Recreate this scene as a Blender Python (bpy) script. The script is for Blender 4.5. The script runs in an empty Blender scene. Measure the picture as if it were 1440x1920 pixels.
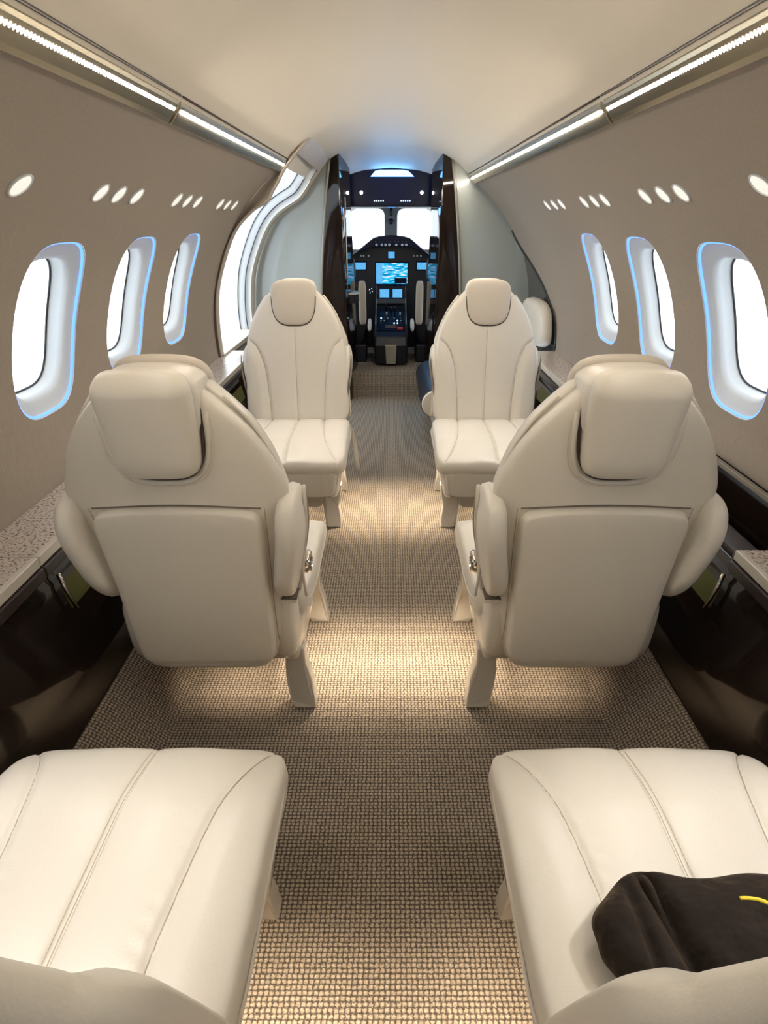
import bpy, bmesh, math, random
from mathutils import Vector, Matrix
random.seed(4)
PI = math.pi
sc = bpy.context.scene
COL = sc.collection
H = 1.4                                   # eye height over the aisle floor

# ------------------------------------------------------------------ camera
cam_d = bpy.data.cameras.new('camera')
cam_d.sensor_fit = 'VERTICAL'
cam_d.sensor_height = 36
cam_d.lens = 36 * 1100 / 1920
cam_d.shift_x = -13 / 1920
cam_d.clip_start = 0.02
cam = bpy.data.objects.new('camera', cam_d)
COL.objects.link(cam)
PITCH = math.atan(547 / 1100)
cam.location = (0, 0, H)
cam.rotation_euler = (PI / 2 - PITCH, 0, 0)
sc.camera = cam

# ------------------------------------------------------------------ world, exposure
sc.view_settings.view_transform = 'Standard'
sc.view_settings.look = 'None'
sc.view_settings.gamma = 1
sc.view_settings.exposure = 0.72
sc.view_settings.use_curve_mapping = False
w = bpy.data.worlds.new('overcast_sky')
sc.world = w
w.use_nodes = True
bg = w.node_tree.nodes['Background']
bg.inputs[0].default_value = (0.85, 0.93, 1.0, 1)
bg.inputs[1].default_value = 1.9
RAIL_POWER = 76.0
READ_POWER = 2.0
FLOOR_POWER = 1.0
BLUE_POWER = 1.7
CLOUD_POWER = 18.0

# ------------------------------------------------------------------ little helpers
def smooth(t):
    t = max(0.0, min(1.0, t))
    return t * t * (3 - 2 * t)

def interp(pts, x):
    """monotone-ish cubic through (x, y) pairs"""
    if x <= pts[0][0]: return pts[0][1]
    if x >= pts[-1][0]: return pts[-1][1]
    for i in range(len(pts) - 1):
        if pts[i][0] <= x <= pts[i + 1][0]:
            x0, y0 = pts[i]; x1, y1 = pts[i + 1]
            h = x1 - x0
            def slope(j):
                if j <= 0: return (pts[1][1] - pts[0][1]) / (pts[1][0] - pts[0][0])
                if j >= len(pts) - 1: return (pts[-1][1] - pts[-2][1]) / (pts[-1][0] - pts[-2][0])
                a = (pts[j][1] - pts[j - 1][1]) / (pts[j][0] - pts[j - 1][0])
                b = (pts[j + 1][1] - pts[j][1]) / (pts[j + 1][0] - pts[j][0])
                if a * b <= 0: return 0
                return 2 * a * b / (a + b)
            m0, m1 = slope(i), slope(i + 1)
            t = (x - x0) / h
            return ((2*t**3 - 3*t**2 + 1) * y0 + (t**3 - 2*t**2 + t) * h * m0
                    + (-2*t**3 + 3*t**2) * y1 + (t**3 - t**2) * h * m1)

def crom(pts, n):
    """Catmull-Rom polyline through points"""
    P = [Vector(p) for p in pts]
    P = [P[0] * 2 - P[1]] + P + [P[-1] * 2 - P[-2]]
    out = []
    for i in range(1, len(P) - 2):
        for k in range(n):
            t = k / n
            a, b, c, d = P[i-1], P[i], P[i+1], P[i+2]
            out.append(0.5 * ((2*b) + (c - a)*t + (2*a - 5*b + 4*c - d)*t*t + (3*b - a - 3*c + d)*t**3))
    out.append(P[-2])
    return out

S_, C_ = math.sin(PITCH), math.cos(PITCH)
def at(x, y, Y):
    """photo pixel -> world (X, z) in the cross plane at distance Y"""
    k = (y - 413) * C_ / 1100
    d = Y * C_ / (1 - k * S_)
    return ((x - 733) * d / 1100, -k * d + H)

# ------------------------------------------------------------------ materials
def nm(name):
    m = bpy.data.materials.new(name)
    m.use_nodes = True
    nt = m.node_tree
    return m, nt, nt.nodes['Principled BSDF']

def N(nt, t, **kw):
    n = nt.nodes.new(t)
    for k, v in kw.items(): setattr(n, k, v)
    return n

def mat(name, col, rough=0.5, metal=0.0, coat=0.0, bump=0.0, scale=80.0, vary=0.0, spec=0.5, stretch=None, detail=3):
    m, nt, b = nm(name)
    b.inputs['Base Color'].default_value = (*col, 1)
    b.inputs['Roughness'].default_value = rough
    b.inputs['Metallic'].default_value = metal
    b.inputs['Coat Weight'].default_value = coat
    b.inputs['Coat Roughness'].default_value = 0.05
    b.inputs['Specular IOR Level'].default_value = spec
    tc = N(nt, 'ShaderNodeTexCoord'); mp = N(nt, 'ShaderNodeMapping')
    nt.links.new(tc.outputs['Object'], mp.inputs[0])
    if stretch: mp.inputs['Scale'].default_value = stretch
    no = N(nt, 'ShaderNodeTexNoise'); no.inputs['Scale'].default_value = scale; no.inputs['Detail'].default_value = detail
    nt.links.new(mp.outputs[0], no.inputs[0])
    if bump:
        bp = N(nt, 'ShaderNodeBump'); bp.inputs['Strength'].default_value = bump; bp.inputs['Distance'].default_value = 0.002
        nt.links.new(no.outputs[0], bp.inputs['Height']); nt.links.new(bp.outputs[0], b.inputs['Normal'])
    if vary:
        mx = N(nt, 'ShaderNodeMix', data_type='RGBA')
        mx.inputs[6].default_value = (*[c * (1 - vary) for c in col], 1)
        mx.inputs[7].default_value = (*[min(1, c * (1 + vary)) for c in col], 1)
        nt.links.new(no.outputs[0], mx.inputs[0]); nt.links.new(mx.outputs[2], b.inputs['Base Color'])
    return m

def emis(name, col, power):
    m, nt, b = nm(name)
    b.inputs['Base Color'].default_value = (0.02, 0.02, 0.02, 1)
    b.inputs['Emission Color'].default_value = (*col, 1)
    b.inputs['Emission Strength'].default_value = power
    return m

M = {}
M['leather'] = mat('cream_leather', (0.70, 0.655, 0.575), 0.36, bump=0.18, scale=220, vary=0.03, coat=0.0)
M['leather_back'] = mat('cream_leather_shell', (0.70, 0.65, 0.56), 0.36, bump=0.10, scale=300, vary=0.02)
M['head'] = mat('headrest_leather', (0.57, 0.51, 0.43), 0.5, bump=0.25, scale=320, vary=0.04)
M['plastic'] = mat('cream_plastic', (0.65, 0.605, 0.525), 0.22, coat=0.3, vary=0.02, scale=3)
M['thread'] = mat('seam_thread', (0.72, 0.66, 0.54), 0.7, bump=0.3, scale=900)
M['seamline'] = mat('leather_seam_line', (0.42, 0.37, 0.29), 0.7, bump=0.1)  # slightly darker thread for the seam lines
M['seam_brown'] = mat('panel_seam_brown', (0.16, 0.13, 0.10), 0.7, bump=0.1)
M['gap'] = mat('dark_seam_gap', (0.06, 0.045, 0.035), 0.7, bump=0.1)
M['ceiling'] = mat('ceiling_panel_cream', (0.73, 0.66, 0.55), 0.42, bump=0.06, scale=60, vary=0.02)
M['gloss_dark'] = mat('dark_brown_lacquer', (0.012, 0.007, 0.005), 0.07, coat=0.0, spec=0.35, vary=0.25, scale=5)
M['gloss_rim'] = mat('brown_black_rim', (0.035, 0.025, 0.023), 0.3, vary=0.15, scale=8)
M['panel_grey'] = mat('glossy_grey_green_panel', (0.33, 0.355, 0.335), 0.16, coat=0.5, vary=0.05, scale=3)
M['strip_grey'] = mat('bronze_grey_trim', (0.24, 0.22, 0.18), 0.35, metal=0.2, vary=0.05)
M['white'] = mat('window_surround_white', (0.62, 0.66, 0.68), 0.4, vary=0.02, bump=0.03)
M['door_white'] = mat('door_jamb_white', (0.72, 0.76, 0.80), 0.45, vary=0.03, bump=0.03)
M['frame_taupe'] = mat('door_surround_taupe', (0.47, 0.42, 0.35), 0.4, vary=0.03, bump=0.05)
M['chrome'] = mat('polished_nickel', (0.75, 0.70, 0.62), 0.14, metal=1.0, vary=0.03)
M['rail'] = mat('brushed_champagne_rail', (0.50, 0.44, 0.32), 0.25, metal=0.85, vary=0.06, scale=30, stretch=(1, 0.05, 1))
M['olive'] = mat('olive_lining', (0.07, 0.068, 0.005), 0.6, vary=0.2, scale=12, bump=0.1)
M['velvet'] = mat('charcoal_velvet', (0.016, 0.012, 0.010), 0.85, bump=1.0, scale=14, vary=0.5, spec=0.15)
M['velvet'].node_tree.nodes['Bump'].inputs['Distance'].default_value = 0.02
M['velvet'].node_tree.nodes['Principled BSDF'].inputs['Sheen Weight'].default_value = 0.25
M['velvet'].node_tree.nodes['Principled BSDF'].inputs['Sheen Tint'].default_value = (0.5, 0.35, 0.22, 1)
M['yellow'] = mat('yellow_embroidery', (0.75, 0.6, 0.03), 0.6, bump=0.3, scale=400)
M['navy_leather'] = mat('navy_leather', (0.005, 0.006, 0.010), 0.4, bump=0.1, scale=200, vary=0.1)
M['cockpit_dark'] = mat('cockpit_black', (0.004, 0.005, 0.009), 0.45, vary=0.2, scale=20, bump=0.05)
M['cockpit_gloss'] = mat('cockpit_navy_gloss', (0.003, 0.006, 0.022), 0.25, spec=0.3, vary=0.2, scale=6)
M['cockpit_grey'] = mat('cockpit_grey', (0.07, 0.07, 0.075), 0.5, vary=0.1, scale=20)
M['knob'] = mat('knob_pale', (0.55, 0.6, 0.65), 0.35, metal=0.3, vary=0.05)
M['red'] = mat('red_guard', (0.6, 0.04, 0.03), 0.4, vary=0.05)
M['beige_side'] = mat('pilot_seat_beige', (0.55, 0.5, 0.42), 0.5, bump=0.1, vary=0.04)
M['sheep'] = mat('pilot_armrest_white', (0.75, 0.76, 0.78), 0.6, bump=0.1, vary=0.03)
M['rubber'] = mat('window_gasket', (0.02, 0.022, 0.025), 0.5, vary=0.1)
M['post_grey'] = mat('windscreen_post_grey', (0.16, 0.18, 0.19), 0.5, vary=0.05)
M['led'] = emis('white_led', (1.0, 0.905, 0.77), RAIL_POWER)
M['ledblue'] = emis('blue_led', (0.09, 0.25, 1.0), BLUE_POWER)
M['cabblue'] = emis('cockpit_entry_light', (0.16, 0.52, 1.0), 3.5)
M['lamp'] = emis('reading_lamp_lens', (1.0, 0.93, 0.84), 0.40)
M['lamp'].node_tree.nodes['Principled BSDF'].inputs['Base Color'].default_value = (0.7, 0.68, 0.64, 1)
M['spotlamp'] = emis('cockpit_spot', (1.0, 0.9, 0.95), 8)
M['dot'] = emis('switch_light', (0.55, 0.75, 1.0), 2.0)

def fabric_mat():
    m, nt, b = nm('taupe_wall_fabric')
    tc = N(nt, 'ShaderNodeTexCoord'); mp = N(nt, 'ShaderNodeMapping'); mp.inputs['Scale'].default_value = (1, 1, 0.16)
    no = N(nt, 'ShaderNodeTexNoise'); no.inputs['Scale'].default_value = 210; no.inputs['Detail'].default_value = 2
    mx = N(nt, 'ShaderNodeMix', data_type='RGBA')
    mx.inputs[6].default_value = (0.285, 0.24, 0.195, 1); mx.inputs[7].default_value = (0.385, 0.33, 0.27, 1)
    bp = N(nt, 'ShaderNodeBump'); bp.inputs['Strength'].default_value = 0.35; bp.inputs['Distance'].default_value = 0.001
    L = nt.links.new
    L(tc.outputs['Object'], mp.inputs[0]); L(mp.outputs[0], no.inputs[0]); L(no.outputs[0], mx.inputs[0])
    L(mx.outputs[2], b.inputs['Base Color']); L(no.outputs[0], bp.inputs['Height']); L(bp.outputs[0], b.inputs['Normal'])
    b.inputs['Roughness'].default_value = 0.62
    return m
M['fabric'] = fabric_mat()

def carpet_mat():
    m, nt, b = nm('woven_loop_carpet')
    L = nt.links.new
    tc = N(nt, 'ShaderNodeTexCoord')
    nz = N(nt, 'ShaderNodeTexNoise'); nz.inputs['Scale'].default_value = 260; nz.inputs['Detail'].default_value = 1
    L(tc.outputs['UV'], nz.inputs[0])
    dist = N(nt, 'ShaderNodeVectorMath', operation='SCALE'); dist.inputs['Scale'].default_value = 0.0060
    L(nz.outputs['Color'], dist.inputs[0])
    add = N(nt, 'ShaderNodeVectorMath', operation='ADD'); L(tc.outputs['UV'], add.inputs[0]); L(dist.outputs[0], add.inputs[1])
    sep = N(nt, 'ShaderNodeSeparateXYZ'); L(add.outputs[0], sep.inputs[0])
    def wave(sock, per):
        a = N(nt, 'ShaderNodeMath', operation='MULTIPLY'); a.inputs[1].default_value = PI / per; L(sock, a.inputs[0])
        s = N(nt, 'ShaderNodeMath', operation='SINE'); L(a.outputs[0], s.inputs[0])
        q = N(nt, 'ShaderNodeMath', operation='ABSOLUTE'); L(s.outputs[0], q.inputs[0]); return q.outputs[0]
    dv = N(nt, 'ShaderNodeMath', operation='DIVIDE'); dv.inputs[1].default_value = 0.0196; L(sep.outputs[1], dv.inputs[0])
    fr_ = N(nt, 'ShaderNodeMath', operation='FRACT'); L(dv.outputs[0], fr_.inputs[0])
    gt = N(nt, 'ShaderNodeMath', operation='GREATER_THAN'); gt.inputs[1].default_value = 0.5; L(fr_.outputs[0], gt.inputs[0])
    sh_ = N(nt, 'ShaderNodeMath', operation='MULTIPLY'); sh_.inputs[1].default_value = 0.0016; L(gt.outputs[0], sh_.inputs[0])
    ad_ = N(nt, 'ShaderNodeMath', operation='ADD'); L(sep.outputs[0], ad_.inputs[0]); L(sh_.outputs[0], ad_.inputs[1])
    wx = wave(ad_.outputs[0], 0.0112); wy = wave(sep.outputs[1], 0.0098)
    mu = N(nt, 'ShaderNodeMath', operation='MULTIPLY'); L(wx, mu.inputs[0]); L(wy, mu.inputs[1])
    cr = N(nt, 'ShaderNodeValToRGB')
    cr.color_ramp.elements[0].position = 0.06; cr.color_ramp.elements[0].color = (0.075, 0.058, 0.045, 1)
    cr.color_ramp.elements[1].position = 0.62; cr.color_ramp.elements[1].color = (0.42, 0.345, 0.26, 1)
    L(mu.outputs[0], cr.inputs[0])
    n2 = N(nt, 'ShaderNodeTexNoise'); n2.inputs['Scale'].default_value = 130; L(tc.outputs['UV'], n2.inputs[0])
    n2r = N(nt, 'ShaderNodeMapRange'); n2r.inputs[1].default_value = 0.3; n2r.inputs[2].default_value = 0.7
    n2r.inputs[3].default_value = 0.72; n2r.inputs[4].default_value = 1.2; L(n2.outputs[0], n2r.inputs[0])
    vm = N(nt, 'ShaderNodeVectorMath', operation='SCALE'); L(cr.outputs[0], vm.inputs[0]); L(n2r.outputs[0], vm.inputs['Scale'])
    L(vm.outputs[0], b.inputs['Base Color'])
    bp = N(nt, 'ShaderNodeBump'); bp.inputs['Strength'].default_value = 0.9; bp.inputs['Distance'].default_value = 0.003
    L(mu.outputs[0], bp.inputs['Height']); L(bp.outputs[0], b.inputs['Normal'])
    b.inputs['Roughness'].default_value = 0.9
    b.inputs['Specular IOR Level'].default_value = 0.2
    return m
M['carpet'] = carpet_mat()

def stone_mat():
    m, nt, b = nm('speckled_stone_veneer')
    L = nt.links.new
    tc = N(nt, 'ShaderNodeTexCoord')
    v = N(nt, 'ShaderNodeTexVoronoi'); v.inputs['Scale'].default_value = 95; v.inputs['Randomness'].default_value = 1
    n = N(nt, 'ShaderNodeTexNoise'); n.inputs['Scale'].default_value = 130; n.inputs['Detail'].default_value = 4
    L(tc.outputs['Object'], v.inputs[0]); L(tc.outputs['Object'], n.inputs[0])
    cr = N(nt, 'ShaderNodeValToRGB')
    e = cr.color_ramp.elements
    e[0].position = 0.34; e[0].color = (0.10, 0.07, 0.06, 1)
    e[1].position = 0.46; e[1].color = (0.52, 0.45, 0.40, 1)
    x = e.new(0.62); x.color = (0.62, 0.56, 0.51, 1)
    L(n.outputs[0], cr.inputs[0]); L(cr.outputs[0], b.inputs['Base Color'])
    b.inputs['Roughness'].default_value = 0.25
    return m
M['stone'] = stone_mat()

def glass_mat():
    m = bpy.data.materials.new('thin_window_glass'); m.use_nodes = True
    nt = m.node_tree; nt.nodes.clear()
    o = N(nt, 'ShaderNodeOutputMaterial'); t = N(nt, 'ShaderNodeBsdfTransparent'); g = N(nt, 'ShaderNodeBsdfGlossy')
    g.inputs['Roughness'].default_value = 0.02
    lw = N(nt, 'ShaderNodeLayerWeight'); lw.inputs[0].default_value = 0.15
    f = N(nt, 'ShaderNodeMath', operation='MULTIPLY'); f.inputs[1].default_value = 0.25; nt.links.new(lw.outputs['Facing'], f.inputs[0])
    mx = N(nt, 'ShaderNodeMixShader')
    nt.links.new(f.outputs[0], mx.inputs[0]); nt.links.new(t.outputs[0], mx.inputs[1]); nt.links.new(g.outputs[0], mx.inputs[2])
    nt.links.new(mx.outputs[0], o.inputs[0])
    return m
M['glass'] = glass_mat()
# bright overcast daylight right outside the cabin windows: a cloud-white apron wall
M['daylight'] = emis('bright_overcast_outside', (0.95, 0.98, 1.0), 2.0)

def screen_mat(name, mode):
    m, nt, b = nm(name)
    L = nt.links.new
    tc = N(nt, 'ShaderNodeTexCoord')
    n = N(nt, 'ShaderNodeTexNoise'); n.inputs['Scale'].default_value = {'map': 5, 'text': 26, 'small': 22}[mode]; n.inputs['Detail'].default_value = 4
    mp = N(nt, 'ShaderNodeMapping'); mp.inputs['Rotation'].default_value = (0, 0, 0.7); mp.inputs['Scale'].default_value = (1, 2.4, 1) if mode == 'map' else (1, 1, 1)
    if mode == 'map': mp.inputs['Location'].default_value = (3.1, 1.7, 0)
    else: mp.inputs['Rotation'].default_value = (0, 0, 0); mp.inputs['Scale'].default_value = (1, 2.2, 1)
    L(tc.outputs['UV'], mp.inputs[0]); L(mp.outputs[0], n.inputs[0])
    cr = N(nt, 'ShaderNodeValToRGB'); e = cr.color_ramp.elements
    cr.color_ramp.interpolation = 'CONSTANT' if mode != 'map' else 'LINEAR'
    if mode == 'map':
        e[0].position = 0.38; e[0].color = (0.0, 0.14, 0.30, 1)
        e[1].position = 0.48; e[1].color = (0.0, 0.34, 0.66, 1)
        for p, c in ((0.53, (0.05, 0.55, 0.8)), (0.58, (0.30, 0.48, 0.95)), (0.66, (0.75, 0.6, 0.8))):
            x = e.new(p); x.color = (*c, 1)
    else:
        e[0].position = 0.0; e[0].color = (0.0, 0.05, 0.2, 1)
        e[1].position = 0.47; e[1].color = (0.06, 0.42, 0.8, 1)
        x = e.new(0.60); x.color = (0.5, 0.8, 1, 1)
    L(n.outputs[0], cr.inputs[0])
    b.inputs['Base Color'].default_value = (0.01, 0.01, 0.02, 1)
    L(cr.outputs[0], b.inputs['Emission Color']); b.inputs['Emission Strength'].default_value = 0.9
    b.inputs['Roughness'].default_value = 0.15
    return m
M['scr_map'] = screen_mat('moving_map_display', 'map')
M['scr_text'] = screen_mat('engine_page_display', 'text')
M['scr_small'] = screen_mat('radio_page_display', 'small')

# ------------------------------------------------------------------ object helpers
def link(name, me, parent=None):
    o = bpy.data.objects.new(name, me); COL.objects.link(o)
    if parent: o.parent = parent
    return o

def mesh(name, verts, faces, m, parent=None, smooth_=True, uvs=None, loc=None):
    me = bpy.data.meshes.new(name)
    me.from_pydata([tuple(v) for v in verts], [], faces)
    me.materials.append(M[m] if isinstance(m, str) else m)
    if uvs:
        ul = me.uv_layers.new(name='UVMap')
        for lp in me.loops: ul.data[lp.index].uv = uvs[lp.vertex_index]
    bm = bmesh.new(); bm.from_mesh(me)
    bmesh.ops.recalc_face_normals(bm, faces=bm.faces)
    bm.to_mesh(me); bm.free()
    me.polygons.foreach_set('use_smooth', [smooth_] * len(me.polygons))
    o = link(name, me, parent)
    if loc: o.location = loc
    return o

def empty(name, loc=(0, 0, 0), rz=0):
    o = link(name, None); o.location = loc; o.rotation_euler = (0, 0, rz); o.empty_display_size = 0.1
    return o

def tag(o, label, cat, group=None):
    o['label'] = label; o['category'] = cat
    if group: o['group'] = group
    return o

def struct(o):
    o['kind'] = 'structure'; return o

def bevel(o, wd=0.004, seg=3, ang=35):
    b = o.modifiers.new('bevel', 'BEVEL'); b.width = wd; b.segments = seg; b.limit_method = 'ANGLE'; b.angle_limit = math.radians(ang)
    b.harden_normals = False
    return o

def autosmooth(o, ang=35):
    me = o.data
    bm = bmesh.new(); bm.from_mesh(me)
    for e in bm.edges:
        if len(e.link_faces) == 2 and e.calc_face_angle(0) > math.radians(ang): e.smooth = False
    bm.to_mesh(me); bm.free()
    return o

def box(name, c, s, m, parent=None, bv=0.004, rot=None):
    x, y, z = [v / 2 for v in s]
    vs = [Vector((a * x, b * y, d * z)) for a in (-1, 1) for b in (-1, 1) for d in (-1, 1)]
    if rot: vs = [rot @ v for v in vs]
    vs = [v + Vector(c) for v in vs]
    fs = [(0, 1, 3, 2), (4, 6, 7, 5), (0, 4, 5, 1), (2, 3, 7, 6), (0, 2, 6, 4), (1, 5, 7, 3)]
    o = mesh(name, vs, fs, m, parent, smooth_=False)
    if bv: bevel(o, bv)
    return o

def prism(name, poly, axis, a0, a1, m, parent=None, bv=0.004, place=None):
    """poly in 2D; axis 'Y': poly=(x,z) extruded in y; 'X': poly=(y,z); 'Z': poly=(x,y)"""
    n = len(poly); vs = []
    for a in (a0, a1):
        for p in poly:
            v = {'Y': (p[0], a, p[1]), 'X': (a, p[0], p[1]), 'Z': (p[0], p[1], a)}[axis]
            vs.append(place(v) if place else v)
    fs = [tuple(range(n)), tuple(range(n, 2 * n))[::-1]] + [(i, (i + 1) % n, n + (i + 1) % n, n + i) for i in range(n)]
    o = mesh(name, vs, fs, m, parent, smooth_=False)
    if bv: bevel(o, bv)
    return o

def tube(name, pts, r, m, parent=None, closed=False, seg=10, flat=None):
    P = [Vector(p) for p in pts]; n = len(P); vs = []; fs = []
    up = Vector((0, 0, 1)); prev = None
    for i in range(n):
        a = P[(i - 1) % n] if (closed or i > 0) else P[i]; b = P[(i + 1) % n] if (closed or i < n - 1) else P[i]
        t = (b - a).normalized()
        if prev is None:
            ref = up if abs(t.z) < 0.9 else Vector((1, 0, 0)); u = t.cross(ref).normalized()
        else:
            u = (prev - t * prev.dot(t)).normalized()
        prev = u; v = t.cross(u)
        rr = r(i / (n - 1)) if callable(r) else r
        for k in range(seg):
            an = 2 * PI * k / seg
            vs.append(P[i] + u * (math.cos(an) * rr) + v * (math.sin(an) * rr * (flat or 1)))
    for i in range(n if closed else n - 1):
        j = (i + 1) % n
        for k in range(seg):
            fs.append((i * seg + k, i * seg + (k + 1) % seg, j * seg + (k + 1) % seg, j * seg + k))
    if not closed:
        fs.append(tuple(range(seg))[::-1]); fs.append(tuple((n - 1) * seg + k for k in range(seg)))
    return mesh(name, vs, fs, m, parent)

def lathe(name, prof, origin, axis, m, parent=None, seg=20):
    """prof: (r, h) list along axis"""
    ax = Vector(axis).normalized(); ref = Vector((0, 0, 1)) if abs(ax.z) < 0.9 else Vector((1, 0, 0))
    u = ax.cross(ref).normalized(); v = ax.cross(u); O = Vector(origin); vs = []; fs = []
    for r, h in prof:
        for k in range(seg):
            a = 2 * PI * k / seg
            vs.append(O + ax * h + u * (math.cos(a) * r) + v * (math.sin(a) * r))
    for i in range(len(prof) - 1):
        for k in range(seg):
            fs.append((i * seg + k, i * seg + (k + 1) % seg, (i + 1) * seg + (k + 1) % seg, (i + 1) * seg + k))
    fs.append(tuple(range(seg))[::-1]); fs.append(tuple((len(prof) - 1) * seg + k for k in range(seg)))
    return autosmooth(mesh(name, vs, fs, m, parent), 40)

def pad(name, m, parent, shape, place, top, bot, nu=40, nv=40, q=5.0, p=3.0, disp=None, dispb=None, pb=None):
    """an upholstered pad: shape(s,t)->(x,y) for the outline, place(x,y,h)->3D; top/bot are thicknesses"""
    def axisv(n):
        out = []
        for i in range(n + 1):
            s = -1 + 2 * i / n
            out.append(math.sin(s * PI / 2) * 0.35 + s * 0.65)
        return out
    S, T = axisv(nu), axisv(nv)
    vs, top_i, bot_i = [], {}, {}
    pb = pb or p
    for i, s in enumerate(S):
        for j, t in enumerate(T):
            rho = max(abs(s), abs(t))
            if rho > 1e-9:
                n_ = (abs(s) ** q + abs(t) ** q) ** (1 / q)
                k = rho / n_
            else: k = 1
            x, y = shape(s * k, t * k)
            hh = max(0.0, 1 - rho ** p) ** (1 / p); hb = max(0.0, 1 - rho ** pb) ** (1 / pb)
            edge = i in (0, nu) or j in (0, nv)
            e_t = disp(x, y) * smooth(hh * 1.5) if disp else 0
            e_b = dispb(x, y) * smooth(hb * 1.5) if dispb else 0
            top_i[i, j] = len(vs); vs.append(place(x, y, top * hh + e_t))
            if edge: bot_i[i, j] = top_i[i, j]
            else:
                bot_i[i, j] = len(vs); vs.append(place(x, y, -bot * hb - e_b))
    fs = []
    for i in range(nu):
        for j in range(nv):
            fs.append((top_i[i, j], top_i[i + 1, j], top_i[i + 1, j + 1], top_i[i, j + 1]))
            fs.append((bot_i[i, j], bot_i[i, j + 1], bot_i[i + 1, j + 1], bot_i[i + 1, j]))
    return mesh(name, vs, fs, m, parent)

def groove(d, depth, sig):
    return -depth * math.exp(-(d / sig) ** 2)

def stitches(name, path, parent, m='thread', step=0.006, ln=0.0042, r=0.0008):
    """a run of short threads lying along path (list of 3D points)"""
    P = [Vector(p) for p in path]; vs = []; fs = []
    acc = 0
    for i in range(len(P) - 1):
        seg = P[i + 1] - P[i]; L = seg.length
        if L < 1e-9: continue
        t = seg / L
        x = -acc
        while x < L:
            if x >= 0:
                a = P[i] + t * x; b = a + t * ln
                u = t.cross(Vector((0.3, 0.2, 1))).normalized(); v = t.cross(u)
                k0 = len(vs)
                for q_ in (a, b):
                    for w_ in ((1, 0), (0, 1), (-1, 0), (0, -1)):
                        vs.append(q_ + u * (w_[0] * r) + v * (w_[1] * r))
                for k in range(4): fs.append((k0 + k, k0 + (k + 1) % 4, k0 + 4 + (k + 1) % 4, k0 + 4 + k))
                fs.append((k0, k0+3, k0+2, k0+1)); fs.append((k0+4, k0+5, k0+6, k0+7))
            x += step
        acc = (L - (x - step)) if x > 0 else acc + L
        acc = min(acc, step)
        acc = step - (x - L) if x > L else 0
    return mesh(name, vs, fs, m, parent)

def drape(name, ob, pts, direc, r, m, parent, sink=0.0):
    """thin line lying on the surface of ob under pts, looking along direc (same local space)"""
    from mathutils.bvhtree import BVHTree
    bv = BVHTree.FromPolygons([v.co.copy() for v in ob.data.vertices], [tuple(p.vertices) for p in ob.data.polygons])
    D = Vector(direc).normalized(); out = []
    for p in pts:
        h = bv.ray_cast(Vector(p) - D * 0.4, D)
        if h[0] is not None: out.append(h[0] + D * sink)
    if len(out) < 2: return None
    return tube(name, out, r, m, parent, seg=6) if r else out

def light(name, kind, loc, energy, col, size=0.05, target=None, spot=None, sy=None, blend=0.6, parent=None):
    d = bpy.data.lights.new(name, kind); d.energy = energy; d.color = col
    if kind == 'AREA':
        d.size = size
        if sy: d.shape = 'RECTANGLE'; d.size_y = sy
    else: d.shadow_soft_size = size
    if kind == 'SPOT': d.spot_size = math.radians(spot); d.spot_blend = blend
    o = link(name, d); o.location = loc
    if target is not None:
        o.rotation_euler = (Vector(target) - Vector(loc)).to_track_quat('-Z', 'Y').to_euler()
    return o

# ================================================================== THE HULL
R, ZC = 1.1, 0.75
def hull(a, off=0.0):
    """a in degrees from straight up -> (X, z)"""
    return ((R + off) * math.sin(math.radians(a)), ZC + (R + off) * math.cos(math.radians(a)))
A_RAIL = 33.2
A_LEDGE = 97.0
CEIL = [(0.0, 1.895), (0.2, 1.88), (0.378, 1.835), (0.49, 1.78), (0.56, 1.722), (0.603, 1.668)]
Y_AFT, Y_FWD = -0.7, 5.0

WIN_Y = [0.60, 1.84, 2.455, 3.07]
WH, WW = 0.268, 0.185                     # half height (along the hull) and half width of the recess
A_WIN = 71.3                              # centre angle of the windows

def arc2ang(s): return math.degrees(s / R)

def rr_loop(cx, cy, hw, hh, n=48, q=3.4):
    m = 960; P = []
    asp = 0.0192 if hh > 2 else 1.0          # degrees -> metres for loops given in hull angle
    for k in range(m):
        t = 2 * PI * k / m
        c, s = math.cos(t), math.sin(t)
        P.append((hw * math.copysign(abs(c) ** (2 / q), c), hh * math.copysign(abs(s) ** (2 / q), s)))
    L = [0.0]
    for k in range(m):
        a, b = P[k], P[(k + 1) % m]
        L.append(L[-1] + math.hypot(a[0] - b[0], (a[1] - b[1]) * asp))
    out = []; j = 0
    for i in range(n):
        d = L[-1] * i / n
        while L[j + 1] < d: j += 1
        f = (d - L[j]) / max(1e-12, L[j + 1] - L[j]); a, b = P[j % m], P[(j + 1) % m]
        out.append((cx + a[0] + (b[0] - a[0]) * f, cy + a[1] + (b[1] - a[1]) * f))
    return out

def rect_ray(cx, cy, x0, x1, y0, y1, dx, dy):
    ts = []
    if dx > 1e-9: ts.append((x1 - cx) / dx)
    if dx < -1e-9: ts.append((x0 - cx) / dx)
    if dy > 1e-9: ts.append((y1 - cy) / dy)
    if dy < -1e-9: ts.append((y0 - cy) / dy)
    t = min(ts)
    return (cx + dx * t, cy + dy * t)

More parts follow.
